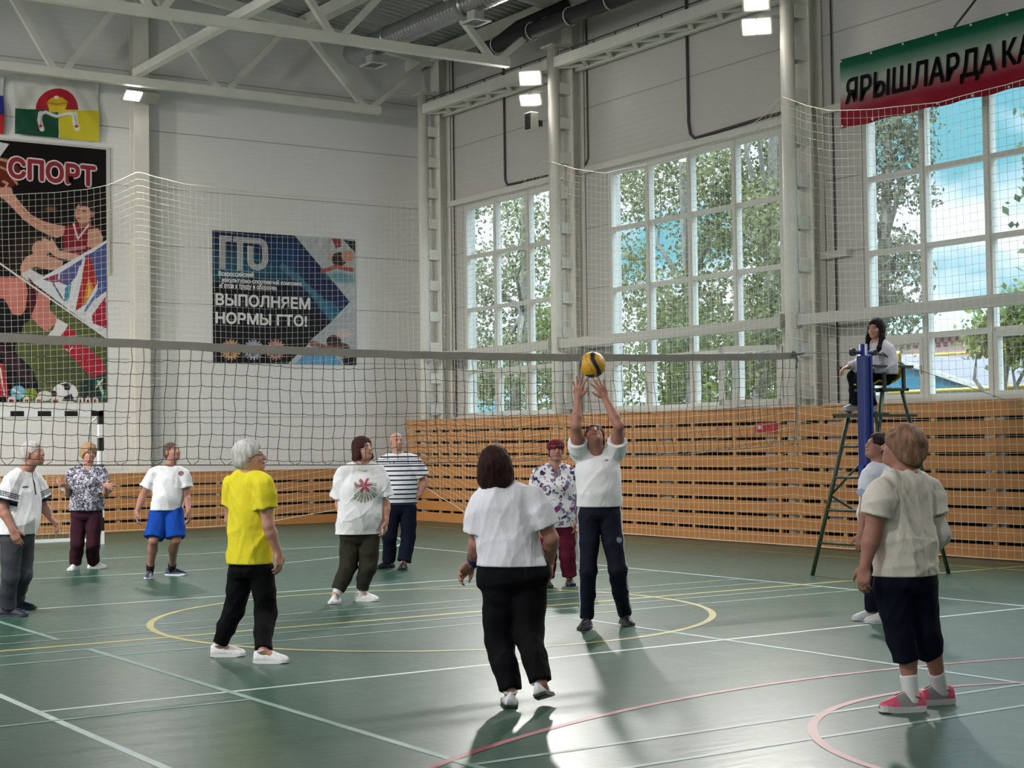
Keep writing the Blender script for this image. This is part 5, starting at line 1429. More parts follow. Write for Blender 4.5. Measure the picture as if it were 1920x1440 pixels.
# ---------------------------------------------------------------- umpire chair
UG = mat('dark_green_steel', S(52, 66, 46), .45); UY = mat('yellow_plastic_seat', S(206, 184, 40), .35)
uc = empty('umpire_chair', (13.2, 12.5, 0), 'tall dark green umpire chair with a yellow plastic seat', 'chair')
Ft = {('f', 'n'): (12.54, 12.10), ('f', 'w'): (12.54, 12.90), ('b', 'n'): (13.83, 12.10), ('b', 'w'): (13.83, 12.90)}
Tp = {('f', 'n'): (12.96, 12.20), ('f', 'w'): (12.96, 12.62), ('b', 'n'): (13.26, 12.20), ('b', 'w'): (13.26, 12.62)}
def legp(k, z):
    t = z / 2.03; a, b_ = Ft[k], Tp[k]; return Vector((a[0] + (b_[0] - a[0]) * t, a[1] + (b_[1] - a[1]) * t, z))
for k in Ft: MB().tube([legp(k, 0), legp(k, 2.03)], .023, 10).build('leg', UG, uc, smooth=True)
for z in (.36, .72, 1.08, 1.42): MB().tube([legp(('f', 'n'), z), legp(('f', 'w'), z)], .016, 8).build('rung', UG, uc, smooth=True)
MB().box(12.72, 13.42, 12.13, 12.16, 1.735, 1.765).box(12.72, 13.42, 12.68, 12.71, 1.735, 1.765).box(12.72, 12.76, 12.13, 12.71, 1.735, 1.765).build('step_frame', UG, uc)
MB().box(12.70, 12.98, 12.13, 12.71, 1.765, 1.78).build('footrest', UG, uc)
for (ka, za, kb, zb2) in ((('f', 'w'), .88, ('b', 'w'), .42), (('f', 'w'), .88, ('b', 'w'), 1.45), (('f', 'n'), .88, ('b', 'n'), .42), (('f', 'n'), .88, ('b', 'n'), 1.45), (('b', 'n'), .9, ('b', 'w'), .9), (('b', 'n'), .3, ('b', 'w'), .3)):
    MB().tube([legp(ka, za), legp(kb, zb2)], .014, 8).build('brace', UG, uc, smooth=True)
MB().box(12.90, 13.34, 12.17, 12.20, 2.02, 2.05).box(12.90, 13.34, 12.62, 12.65, 2.02, 2.05).box(12.90, 12.93, 12.17, 12.65, 2.02, 2.05).box(13.31, 13.34, 12.17, 12.65, 2.02, 2.05).build('seat_frame', UG, uc)
for (x, y) in ((12.97, 12.18), (13.27, 12.18), (12.97, 12.64), (13.27, 12.64)): MB().box(x - .016, x + .016, y - .016, y + .016, 2.04, 2.28).build('arm_post', UG, uc)
MB().box(12.80, 13.40, 12.15, 12.21, 2.275, 2.30).build('armrest', UG, uc); MB().box(12.74, 13.34, 12.61, 12.67, 2.275, 2.30).build('armrest', UG, uc)
# moulded seat shell
vs = []; prof = [(12.90, 2.075), (12.93, 2.10), (13.05, 2.085), (13.18, 2.09), (13.26, 2.14), (13.31, 2.26), (13.34, 2.42), (13.36, 2.46)]
for (x, z) in prof:
    for k in range(9):
        u = k / 8 * 2 - 1; e = .03 * u * u
        vs.append((x - (e if z > 2.2 else 0), 12.41 + u * .20 * (1 - .25 * max(0, z - 2.35) / .11), z + (e if z < 2.15 else 0)))
sm = MB().add(vs, [(i * 9 + j, i * 9 + j + 1, (i + 1) * 9 + j + 1, (i + 1) * 9 + j) for i in range(len(prof) - 1) for j in range(8)])
seat = sm.build('seat', UY, uc, smooth=True); so3 = seat.modifiers.new('thickness', 'SOLIDIFY'); so3.thickness = .014

# ---------------------------------------------------------------- ball
bc = at(1111, 684, 12.83); R = .105
nu, nv = 64, 40
vs = []; cc = []
for j in range(nv + 1):
    ph = PI * j / nv
    for i in range(nu):
        t = 2 * PI * i / nu
        n = np.array([math.sin(ph) * math.cos(t), math.sin(ph) * math.sin(t), math.cos(ph)])
        vs.append(bc + n * R)
        q = np.array([n @ _r0, n @ _z, -(n @ _h)])      # right, up, towards the viewer
        s_ = q[0] - .22 + .26 * math.sin(q[1] * 2.4 + .3)
        navy = abs(s_) < .17 or q[0] < -.86 + .2 * q[1] or q[1] > .93 or (q[1] < -.80 and q[0] < .1)
        line = min(abs(abs(s_) - .17), abs(s_ - .85), abs(s_ + .5)) < .02
        cc.append((.012, .014, .035) if navy else ((.20, .10, .01) if line else (.62, .33, .02)))
qs = [(j * nu + i, (j + 1) * nu + i, (j + 1) * nu + (i + 1) % nu, j * nu + (i + 1) % nu) for j in range(nv) for i in range(nu)]
ball = fast_mesh('volleyball', np.array(vs), np.array(qs), mat('ball_leather', attr=True, rough=.45, bump=(90, .2)), None, tuple(map(float, bc)), col=np.array(cc))
tag(ball, 'yellow and dark blue volleyball in the air above raised hands', 'ball')

# ---------------------------------------------------------------- handball goal
gt_ = empty('handball_goal', (7.0, 24.4, 0), 'white handball goal with black stripes against the end wall', 'goal')
GW = mat('white_goal_paint', S(226, 226, 226), .4); GB = mat('black_goal_paint', S(22, 22, 24), .4)
cb = MB(); n = 15
for k in range(n): cb.box(5.41 + k * .208, 5.41 + (k + 1) * .208, 24.36, 24.44, 2.0, 2.08, m=1 if k % 2 == 0 else 0)
cb.build('crossbar', [GW, GB], gt_)
for xp in (5.45, 8.49):
    p_ = MB()
    for k in range(10): p_.box(xp - .04, xp + .04, 24.36, 24.44, 2.08 - (k + 1) * .208 if k < 9 else 0, 2.08 - k * .208, m=1 if k % 2 == 0 else 0)
    p_.build('post', [GW, GB], gt_)
    MB().tube([(xp, 24.44, 2.02), (xp, 24.9, 1.9), (xp, 25.45, .03)], .018, 8).build('net_stay', GW, gt_, smooth=True)
    MB().box(xp - .025, xp + .025, 24.44, 25.5, 0.0, .045).build('ground_bar', GW, gt_)
MB().box(5.41, 8.53, 25.45, 25.5, 0, .05).build('ground_bar', GW, gt_)
gl = []
for k in range(28):
    x = 5.47 + k * .11; gl.append(np.array([(x, 24.44, 2.02), (x, 24.9 + .03 * math.sin(k), 1.85), (x, 25.2, 1.0), (x, 25.46, .05)]))
for v in np.linspace(0, 1, 22):
    P0 = np.array([(24.44, 2.02), (24.9, 1.85), (25.2, 1.0), (25.46, .05)]); y = np.interp(v * 3, range(4), P0[:, 0]); z = np.interp(v * 3, range(4), P0[:, 1])
    gl.append(np.array([(x, y, z) for x in np.linspace(5.47, 8.49, 12)]))
cords('goal_net', gl, .002, CORD, gt_)

# ---------------------------------------------------------------- prints on the end wall
def proj(P):
    q = np.asarray(P) - CO; d = q @ CF
    return 960 + F_PX * (q @ CR) / d, 720 - F_PX * (q @ CU) / d
class Print:
    """a printed sheet: colours given in the print's own drawing, sampled on a fine grid of the sheet"""
    def __init__(s, origin, a, b, nu, nv, base, wave=None):
        u, v = np.meshgrid(np.linspace(0, 1, nu), np.linspace(0, 1, nv), indexing='ij')
        s.P = np.asarray(origin)[None, None] + u[..., None] * np.asarray(a) + v[..., None] * np.asarray(b)
        s.x, s.y = proj(s.P.reshape(-1, 3)); s.u, s.v = u.ravel(), v.ravel()
        s.C = np.tile(np.array(base, float), (nu * nv, 1)); s.nu, s.nv = nu, nv
        if wave is not None:
            n = np.cross(a, b); n = n / np.linalg.norm(n)
            s.P = s.P + wave(u, v)[..., None] * n
    def put(s, m, c, a=1.0):
        a = a * m; s.C = s.C * (1 - a[:, None]) + np.array(c)[None] * a[:, None]; return s
    def poly(s, pts, c, a=1.0):
        m = np.zeros(len(s.x), bool); k = len(pts)
        for i in range(k):
            x1, y1 = pts[i]; x2, y2 = pts[(i + 1) % k]
            if y1 == y2: continue
            m ^= ((s.y > min(y1, y2)) & (s.y <= max(y1, y2)) & (s.x < (x2 - x1) * (s.y - y1) / (y2 - y1) + x1))
        return s.put(m.astype(float), c, a)
    def ell(s, cx, cy, rx, ry, c, rot=0, a=1.0, soft=0.0):
        t = math.radians(rot); dx = s.x - cx; dy = s.y - cy
        X = (dx * math.cos(t) + dy * math.sin(t)) / rx; Y = (-dx * math.sin(t) + dy * math.cos(t)) / ry
        r = np.sqrt(X * X + Y * Y)
        m = (r < 1).astype(float) if not soft else np.clip((1 - r) / soft, 0, 1)
        return s.put(m, c, a)
    def line(s, pts, w, c, a=1.0):
        m = np.zeros(len(s.x))
        for (x1, y1), (x2, y2) in zip(pts[:-1], pts[1:]):
            L = (x2 - x1) ** 2 + (y2 - y1) ** 2; t = np.clip(((s.x - x1) * (x2 - x1) + (s.y - y1) * (y2 - y1)) / L, 0, 1)
            d = np.hypot(s.x - x1 - t * (x2 - x1), s.y - y1 - t * (y2 - y1)); m = np.maximum(m, np.clip(w / 2 + .5 - d, 0, 1))
        return s.put(m, c, a)
    def noise(s, amt, f, seed, mask=None):
        r = np.random.RandomState(seed); n = np.zeros(len(s.x))
        for _ in range(6):
            k = r.normal(0, f, 2); k2 = r.normal(0, f * .6, 2); n += np.sin(s.x * k[0] + s.y * k[1] + 2 * np.sin(s.x * k2[0] + s.y * k2[1]) + r.uniform(0, 6))
        f_ = 1 + amt * n / 3
        if mask is not None: f_ = np.where(mask, f_, 1)
        s.C = np.clip(s.C * f_[:, None], 0, 1); return s
    def build(s, name, m, parent=None, loc=None):
        i, j = np.meshgrid(np.arange(s.nu - 1), np.arange(s.nv - 1), indexing='ij'); a = (i * s.nv + j).ravel()
        Q = np.stack([a, a + s.nv, a + s.nv + 1, a + 1], 1)
        return fast_mesh(name, s.P.reshape(-1, 3), Q, m, parent, loc, col=s.C)
    
PRINT = mat('printed_vinyl', attr=True, rough=.5, spec=.22)
SK = S(188, 138, 118); SK2 = S(150, 92, 78)
# sports poster
PX0, PX1, PZ0, PZ1, PYY = 6.9, 9.79, 2.31, 6.86, 27.785
po = empty('sports_poster', (8.4, PYY, PZ0), 'tall sports collage poster with red lettering on the end wall', 'poster')
p = Print((PX0, PYY, PZ0), (PX1 - PX0, 0, 0), (0, 0, PZ1 - PZ0), 330, 520, S(14, 10, 11))
p.poly([(-140, 240), (17, 270), (0, 294), (-30, 330), (-140, 380)], S(205, 205, 200)); p.noise(.25, .05, 3)
p.ell(150, 470, 60, 40, S(40, 26, 24), 0, .6, .6); p.ell(50, 480, 50, 60, S(50, 36, 34), 0, .7, .8); p.ell(95, 392, 14, 5, S(160, 110, 70), 0, .6, .8)
p.ell(8, 325, 30, 29, S(96, 34, 26)); p.line([(-20, 305), (12, 318), (32, 345)], 4, S(170, 130, 96)); p.line([(-10, 296), (14, 302)], 5, S(176, 140, 104)); p.line([(-14, 335), (10, 352)], 2, S(30, 12, 12))
p.poly([(-20, 340), (0, 352), (10, 350), (22, 352), (24, 362), (40, 382), (58, 402), (78, 413), (100, 420), (122, 424), (120, 440), (108, 446), (90, 441), (66, 428), (44, 412), (24, 390), (5, 372), (-20, 360)], SK)
p.line([(30, 378), (60, 412), (100, 434)], 3, SK2, .5); p.line([(10, 352), (14, 344), (6, 340)], 4, SK)
p.poly([(147, 412), (170, 412), (172, 430), (148, 432)], SK2); p.ell(157, 398, 16, 21, SK, 12); p.ell(163, 386, 15, 10, S(40, 28, 26), 25); p.ell(157, 401, 13, 15, SK, 12); p.ell(173, 402, 4, 6, SK2)
p.line([(143, 392), (149, 393)], 2, S(60, 36, 32)); p.line([(153, 395), (161, 396)], 2, S(60, 36, 32)); p.line([(145, 409), (151, 410)], 2, S(110, 40, 40)); p.line([(147, 396), (145, 403)], 1.5, SK2)
p.poly([(122, 424), (146, 418), (150, 428), (170, 424), (188, 428), (193, 448), (186, 466), (120, 482), (118, 450)], S(122, 26, 38)); p.line([(138, 420), (146, 448), (166, 422)], 3, S(214, 190, 186)); p.line([(120, 470), (158, 464)], 5, S(190, 160, 160), .5)
p.poly([(166, 430), (184, 428), (193, 444), (192, 462), (176, 466), (163, 462)], SK)
p.ell(76, 462, 19, 20, S(60, 44, 42)); p.ell(76, 467, 16, 16, SK); p.poly([(48, 482), (62, 476), (100, 482), (118, 490), (116, 508), (92, 506), (66, 500), (50, 510), (40, 520), (38, 500)], SK); p.poly([(78, 448), (84, 446), (94, 452), (96, 444), (104, 458), (112, 470), (150, 478), (144, 490), (108, 484), (92, 472)], S(198, 150, 130))
p.poly([(40, 512), (58, 505), (82, 518), (78, 530), (64, 534), (44, 522)], S(196, 190, 190))
p.poly([(62, 530), (100, 508), (200, 450), (200, 634)], S(206, 206, 210))
p.poly([(158, 480), (172, 474), (200, 455), (200, 545), (180, 560), (184, 528)], S(72, 84, 136)); p.poly([(160, 484), (170, 480), (183, 530), (160, 570), (141, 584), (152, 530)], S(160, 44, 42)); p.poly([(166, 520), (176, 540), (166, 560), (155, 574), (160, 545)], S(204, 122, 40)); p.poly([(168, 534), (172, 548), (162, 562)], S(216, 186, 60))
p.poly([(112, 512), (156, 484), (148, 512), (128, 536), (112, 530)], S(84, 84, 136)); p.poly([(80, 524), (110, 512), (108, 524), (130, 526), (100, 530)], S(130, 60, 84)); p.poly([(122, 540), (134, 530), (130, 560), (120, 566)], S(70, 130, 150)); p.poly([(172, 592), (198, 556), (200, 616), (174, 606)], S(160, 34, 58)); p.line([(100, 532), (118, 562)], 3, S(70, 80, 96)); p.line([(192, 535), (160, 582)], 5, S(90, 110, 160)); p.line([(150, 500), (128, 582)], 3, S(214, 214, 220))
p.poly([(-140, 400), (0, 496), (100, 564), (200, 634), (200, 760), (-140, 760)], S(18, 13, 15))
p.poly([(98, 566), (200, 638), (200, 760), (40, 760), (45, 700), (28, 655), (40, 612), (60, 596), (88, 600)], S(84, 92, 52)); p.ell(150, 700, 90, 50, S(66, 74, 46), 0, .8, .8)
p.noise(.12, .25, 8, (p.y > 560))
p.poly([(-40, 515), (0, 520), (46, 520), (52, 548), (48, 580), (36, 596), (24, 590), (8, 560), (-40, 560)], S(188, 112, 100)); p.ell(26, 545, 16, 24, S(206, 140, 124), 10, .5, .8)
p.poly([(-40, 560), (8, 562), (24, 590), (46, 592), (40, 626), (-40, 630)], S(16, 15, 20)); p.poly([(-40, 630), (26, 632), (20, 655), (60, 690), (80, 745), (-40, 745)], S(20, 15, 22)); p.poly([(-10, 640), (30, 668), (60, 706), (56, 720), (20, 690)], S(58, 30, 44), .7)
p.poly([(54, 520), (76, 545), (70, 572), (58, 590), (50, 580)], S(70, 20, 28)); p.poly([(72, 542), (94, 556), (93, 580), (106, 594), (104, 606), (88, 622), (74, 612), (58, 594), (68, 568)], S(190, 116, 106))
p.poly([(107, 597), (128, 609), (114, 633), (87, 631), (100, 618)], S(208, 204, 200)); p.poly([(128, 614), (136, 617), (150, 642), (194, 676), (197, 700), (186, 710), (170, 706), (130, 664), (110, 640), (116, 626)], S(166, 32, 52)); p.line([(136, 650), (130, 658), (124, 656)], 1.5, S(220, 200, 200))
p.poly([(-30, 680), (8, 682), (16, 744), (-30, 744)], S(168, 40, 52)); p.line([(0, 690), (8, 740)], 3, S(214, 200, 190))
p.ell(34, 736, 14, 13, S(110, 168, 190)); p.line([(24, 730), (44, 742)], 3, S(220, 220, 220)); p.ell(58, 738, 12, 10, S(120, 140, 50)); p.ell(84, 742, 14, 9, S(210, 206, 200))
p.ell(122, 738, 24, 21, S(216, 214, 212)); p.poly([(112, 722), (124, 718), (134, 724), (130, 732), (116, 732)], S(40, 36, 48)); p.poly([(120, 744), (134, 738), (140, 752), (116, 752)], S(40, 36, 48)); p.ell(112, 731, 9, 10, S(226, 222, 220)); p.ell(101, 738, 6, 6, S(40, 36, 48)); p.poly([(150, 716), (198, 700), (198, 752), (150, 752)], S(30, 50, 50)); p.line([(184, 715), (196, 745)], 5, S(160, 190, 150)); p.line([(180, 726), (192, 712)], 3, S(200, 210, 200)); p.line([(190, 750), (198, 735)], 4, S(60, 130, 140))
for (xa, xb) in ((14, 30), (44, 56), (66, 80), (96, 112), (146, 156), (160, 170), (173, 184)):
    p.poly([(xa, 748), (xa + 3, 744), (xb - 3, 744), (xb, 748), (xb, 756), (xa, 756)], S(222, 206, 200)); p.poly([(xa + 3, 749), (xb - 3, 749), (xb - 3, 756), (xa + 3, 756)], S(110, 26, 40))
p.line([(-140, 398), (0, 494), (200, 634)], 3, S(214, 212, 206))
sheet = p.build('printed_sheet', PRINT, po)
tx = MB(); q = lambda x, y, d=.01: pY(x, y, PYY - d)
fit_text(tx, 'СПОРТ', q(17, 332), q(178, 349), q(17, 295), 1, bold=.045, off=0); fit_text(tx, 'СПОРТ', q(17, 332, .014), q(178, 349, .014), q(17, 295, .014), 0, bold=.020)
tx.build('lettering', [mat('dark_red_print', S(134, 34, 48), .5), mat('pale_pink_print', S(222, 204, 200), .5)], po)
bo = MB(); bo.box(PX1, PX1 + .06, PYY - .02, PYY + .014, 4.6, 6.9).box(PX0, PX1, PYY - .005, PYY + .014, 6.86, 6.90); bo.build('frame_batten', mat('pale_metal_batten', S(196, 192, 184), .4), po)

# blue complex poster
GX0, GX1, GZ0, GZ1 = 11.82, 14.83, 3.055, 5.535
gp = empty('norms_poster', (13.3, 27.785, GZ0), 'blue and black poster with white lettering on the end wall', 'poster')
p = Print((GX0, PYY, GZ0), (GX1 - GX0, 0, 0), (0, 0, GZ1 - GZ0), 340, 290, S(20, 20, 30))
p.ell(520, 520, 130, 60, S(24, 50, 84), 20, .9, .7); p.poly([(397, 430), (552, 442), (655, 566), (612, 612), (585, 580), (530, 530), (397, 500)], S(26, 36, 66)); p.ell(470, 500, 120, 34, S(36, 96, 116), 12, .8, .8); p.ell(430, 515, 60, 18, S(30, 100, 120), 0, .7, .8); p.ell(540, 480, 60, 40, S(24, 66, 110), 30, .8, .8)
p.poly([(397, 545), (470, 520), (540, 535), (600, 590), (618, 604), (540, 690), (397, 690)], S(22, 21, 30), .85)
p.poly([(548, 500), (600, 560), (648, 570), (624, 602), (600, 580)], S(40, 100, 130)); p.line([(530, 500), (600, 560), (624, 600)], 12, S(64, 120, 140), .6); p.poly([(560, 470), (655, 566), (640, 584), (560, 500)], S(36, 44, 84), .8)
ph = S(176, 182, 184)
p.poly([(552, 441), (668, 450), (668, 686), (536, 686), (622, 602), (656, 566)], ph); p.noise(.12, .2, 5)
p.ell(640, 520, 40, 14, S(70, 130, 150), 10, .8, .6); p.ell(634, 486, 32, 18, S(180, 160, 150), 20, .8, .5); p.ell(636, 486, 14, 13, S(60, 42, 40)); p.line([(606, 508), (630, 500), (660, 506)], 8, S(160, 84, 74)); p.poly([(622, 447), (638, 448), (640, 462), (630, 466)], S(150, 60, 60)); p.poly([(644, 450), (667, 452), (667, 475)], S(40, 44, 44)); p.ell(652, 480, 12, 12, S(190, 140, 124))
p.poly([(580, 640), (625, 600), (668, 580), (668, 668), (600, 660)], S(170, 172, 178)); p.noise(.10, .8, 6, (p.x > 585) & (p.y > 575))
p.ell(626, 640, 14, 12, S(50, 40, 40)); p.line([(586, 644), (606, 652), (630, 655), (650, 668)], 12, S(140, 96, 84)); p.ell(640, 652, 16, 9, S(90, 66, 60)); p.ell(644, 626, 18, 12, S(206, 186, 176), 0, .8, .5); p.line([(600, 655), (660, 664)], 8, S(40, 36, 38))
p.poly([(546, 688), (590, 648), (622, 660), (646, 688)], S(98, 156, 196)); p.poly([(640, 672), (668, 668), (668, 688), (646, 688)], S(30, 32, 36))
for cx, c in ((433, S(196, 156, 110)), (475, S(160, 162, 176)), (517, S(190, 132, 128))):
    a = np.arctan2(p.y - 656, p.x - cx); r = np.hypot((p.x - cx), (p.y - 656)); R_ = 17.5 + 1.8 * np.sign(np.sin(a * 18))
    p.put((r < R_).astype(float), c); p.put((r < 10).astype(float), tuple(v * .75 for v in c)); p.put((r < 7.5).astype(float), tuple(min(1, v * 1.25) for v in c)); p.poly([(cx - 4, 668), (cx + 4, 668), (cx + 3, 660), (cx - 3, 660)], tuple(v * .4 for v in c)); p.line([(cx - 8, 646), (cx + 6, 660)], 3, tuple(v * .6 for v in c))
p.build('printed_sheet', PRINT, gp)
WP = mat('white_print', S(226, 226, 226), .5)
tx = MB(); fit_text(tx, 'ВЫПОЛНЯЕМ', q(405, 571.5), q(581, 580), q(405, 550), 0, bold=.010); tx.build('lettering', WP, gp)
tx = MB(); fit_text(tx, 'НОРМЫ ГТО!', q(405, 605.5), q(575, 612), q(405, 585), 0, bold=.010); tx.build('lettering', WP, gp)
tx = MB(); fit_text(tx, 'Всероссийский', q(410, 519), q(475, 521.5), q(410, 508), 0, bold=.004); tx.build('lettering', WP, gp)
tx = MB(); fit_text(tx, 'физкультурно-спортивный комплекс', q(410, 529.5), q(566, 538), q(410, 519.5), 0, bold=.004); tx.build('lettering', WP, gp)
tx = MB(); fit_text(tx, '«Готов к труду и обороне»', q(411, 541.5), q(519, 546.5), q(411, 530), 0, bold=.004); tx.build('lettering', WP, gp)
lg = MB()
def strip(pts, w, off):
    """parallel stripe of a bent line, offsets in photo-drawing units"""
    P = [np.array(p_, float) for p_ in pts]; L_ = []; R2 = []
    for i, p_ in enumerate(P):
        a = P[i] - P[i - 1] if i else P[1] - P[0]; b_ = P[i + 1] - P[i] if i < len(P) - 1 else a
        a = a / np.linalg.norm(a); b_ = b_ / np.linalg.norm(b_); t = a + b_; t /= np.linalg.norm(t); n = np.array([-t[1], t[0]]); k = 1 / max(.5, n @ np.array([-a[1], a[0]]))
        L_.append(p_ + n * k * (off - w / 2)); R2.append(p_ + n * k * (off + w / 2))
    v = [q(*x) for x in L_] + [q(*x) for x in R2]; k = len(P)
    lg.add(v, [(i, i + 1, k + i + 1, k + i) for i in range(k - 1)])
for o_ in (-4.6, -2.3, 0, 2.3, 4.6):
    strip([(416.5, 504), (416.5, 447), (434, 448)], 1.15, o_)
    arc = [(437, 448.5), (482, 452)] + [(484 + 13 * math.sin(t), 465 - 13 * math.cos(t)) for t in np.radians((20, 50, 80))] + [(497.5, 486)] + [(483 + 14 * math.cos(t), 488 + 14 * math.sin(t)) for t in np.radians((15, 50, 90, 130, 165))] + [(469, 484), (469, 461)]
    strip(arc, 1.15, o_)
    strip([(450.5, 455), (450.5, 507)], 1.15, o_)
lg.build('logo', WP, gp)

# flags
FLAGM = mat('satin_flag', attr=True, rough=.38, spec=.5)
def fwave(u, v): return .018 * np.sin(7 * u + 5 * v) + .014 * np.sin(13 * u - 10 * v + 2 * np.sin(4 * u)) + .004 * np.sin(31 * u + 14 * v) + .06
fl_ = empty('district_flag', (8.85, 27.79, 6.98), 'white, green and yellow flag with a red disc, high on the end wall', 'flag')
p = Print((8.14, 27.79, 6.98), (1.50, 0, 0), (0, 0, 1.06), 190, 150, S(206, 204, 196), fwave)
p.poly([(0, 204), (108, 207), (108, 270), (0, 270)], S(20, 72, 50)); p.poly([(108, 207), (200, 209), (200, 270), (110, 270)], S(206, 190, 44))
m_ = ((np.hypot((p.x - 105), (p.y - 207)) < 39.5) & (p.y < 207)).astype(float); p.put(m_, S(166, 24, 40))
p.poly([(86, 192), (94, 185), (103, 182), (114, 185), (124, 192), (121, 208), (120, 212), (91, 211)], S(206, 164, 34)); p.line([(84, 193), (104, 197), (125, 194)], 1.6, S(140, 90, 20)); p.poly([(90, 200), (121, 200), (119, 212), (92, 211)], S(222, 190, 46)); p.ell(103, 184, 4, 3, S(226, 206, 190))
p.line([(72, 215), (84, 211), (104, 219), (128, 214), (140, 215)], 6, S(216, 216, 212)); p.line([(84, 214), (104, 222), (128, 217)], 1, S(60, 60, 66)); p.line([(74, 214), (72, 226), (77, 243)], 9, S(214, 214, 210)); p.line([(138, 215), (138, 228), (142, 242)], 9, S(214, 214, 210)); p.line([(76, 218), (74, 240)], 1, S(60, 60, 66)); p.line([(138, 218), (141, 240)], 1, S(60, 60, 66)); p.ell(75, 237, 3.5, 3, S(180, 40, 44)); p.ell(141, 238, 3.5, 3, S(180, 60, 60))
p.build('flag_cloth', FLAGM, fl_)
f2 = empty('tricolour_flag', (7.25, 27.79, 6.96), 'edge of a white, blue and red flag at the left border', 'flag')
p = Print((6.45, 27.79, 6.96), (1.50, 0, 0), (0, 0, 1.0), 120, 60, S(206, 206, 204), fwave)
p.put((p.v < .667).astype(float), S(36, 44, 130)); p.put((p.v < .333).astype(float), S(176, 30, 36)); p.build('flag_cloth', FLAGM, f2)

# banner across the window wall
BY0, BY1, BZ0, BZ1, BXX = 15.52, 11.3, 5.73, 6.68, 15.80
bn = empty('cloth_banner', (BXX, 13.5, BZ0), 'green, white and red banner with black Cyrillic lettering above the right window', 'banner')
nu, nv = 60, 40
u, v = np.meshgrid(np.linspace(0, 1, nu), np.linspace(0, 1, nv), indexing='ij')
P = np.stack([BXX + .012 * np.sin(14 * u) * (1 - v) + .006 * np.sin(31 * u + 4 * v), BY0 + (BY1 - BY0) * u + .03 * (1 - v) * (u < .02), BZ0 + (BZ1 - BZ0) * v + .010 * np.sin(u * 40) * (1 - v)], -1)
ramp = [(0, S(128, 12, 28)), (.22, S(134, 22, 42)), (.38, S(146, 92, 94)), (.48, S(156, 150, 144)), (.62, S(156, 162, 150)), (.74, S(104, 132, 114)), (.88, S(8, 88, 60)), (1, S(5, 72, 50))]
C = np.stack([np.interp(v.ravel(), [r[0] for r in ramp], [r[1][k] for r in ramp]) for k in range(3)], 1)
i, j = np.meshgrid(np.arange(nu - 1), np.arange(nv - 1), indexing='ij'); a = (i * nv + j).ravel()
fast_mesh('banner_cloth', P.reshape(-1, 3), np.stack([a, a + 1, a + nv + 1, a + nv], 1), mat('printed_banner_cloth', attr=True, rough=.8, spec=.15), bn, col=C)
tx = MB(); qb = lambda x, y: pX(x, y, BXX - .022)
fit_text(tx, 'ЯРЫШЛАРДА', qb(1585, 205), qb(1866, 142), qb(1587, 149), 0, bold=.008); fit_text(tx, 'КА', qb(1880, 126.5), qb(1937, 110), qb(1880, 77.5), 0, bold=.008)
tx.build('lettering', mat('black_print', S(8, 8, 8), .9, spec=.1), bn)
for zz in (BZ1 - .03, BZ0 + .03):
    for k in range(8):
        y = BY0 - .03 - k * .56
        MB().tube([(BXX - .012, y, zz), (BXX - .026, y, zz)], .016, 8).build('eyelet', PVC, bn)
# ---------------------------------------------------------------- outside the windows
tag(MB().box(16.66, 120, -60, 140, -.6, -.3).build('ground', mat('yard_ground', S(112, 106, 98), .9, noise=(1.5, .2, 4)), loc=(60, 40, -.3)), kind='structure')
def leaf_mat(name, c):
    m, nt, b = node_mat(name, .55, .3)
    at_ = N_(nt, 'ShaderNodeVertexColor'); at_.layer_name = 'Col'
    nt.links.new(at_.outputs['Color'], b.inputs['Base Color'])
    tr = N_(nt, 'ShaderNodeBsdfTranslucent'); nt.links.new(at_.outputs['Color'], tr.inputs['Color'])
    mx = N_(nt, 'ShaderNodeMixShader'); mx.inputs[0].default_value = .35
    out = [n for n in nt.nodes if n.type == 'OUTPUT_MATERIAL'][0]
    nt.links.new(b.outputs[0], mx.inputs[1]); nt.links.new(tr.outputs[0], mx.inputs[2]); nt.links.new(mx.outputs[0], out.inputs['Surface'])
    return m
LEAF = leaf_mat('tree_leaves', None)
BARK = mat('pale_birch_bark', S(116, 112, 104), .8, noise=(6, .35, 4, (1, 1, .4)))
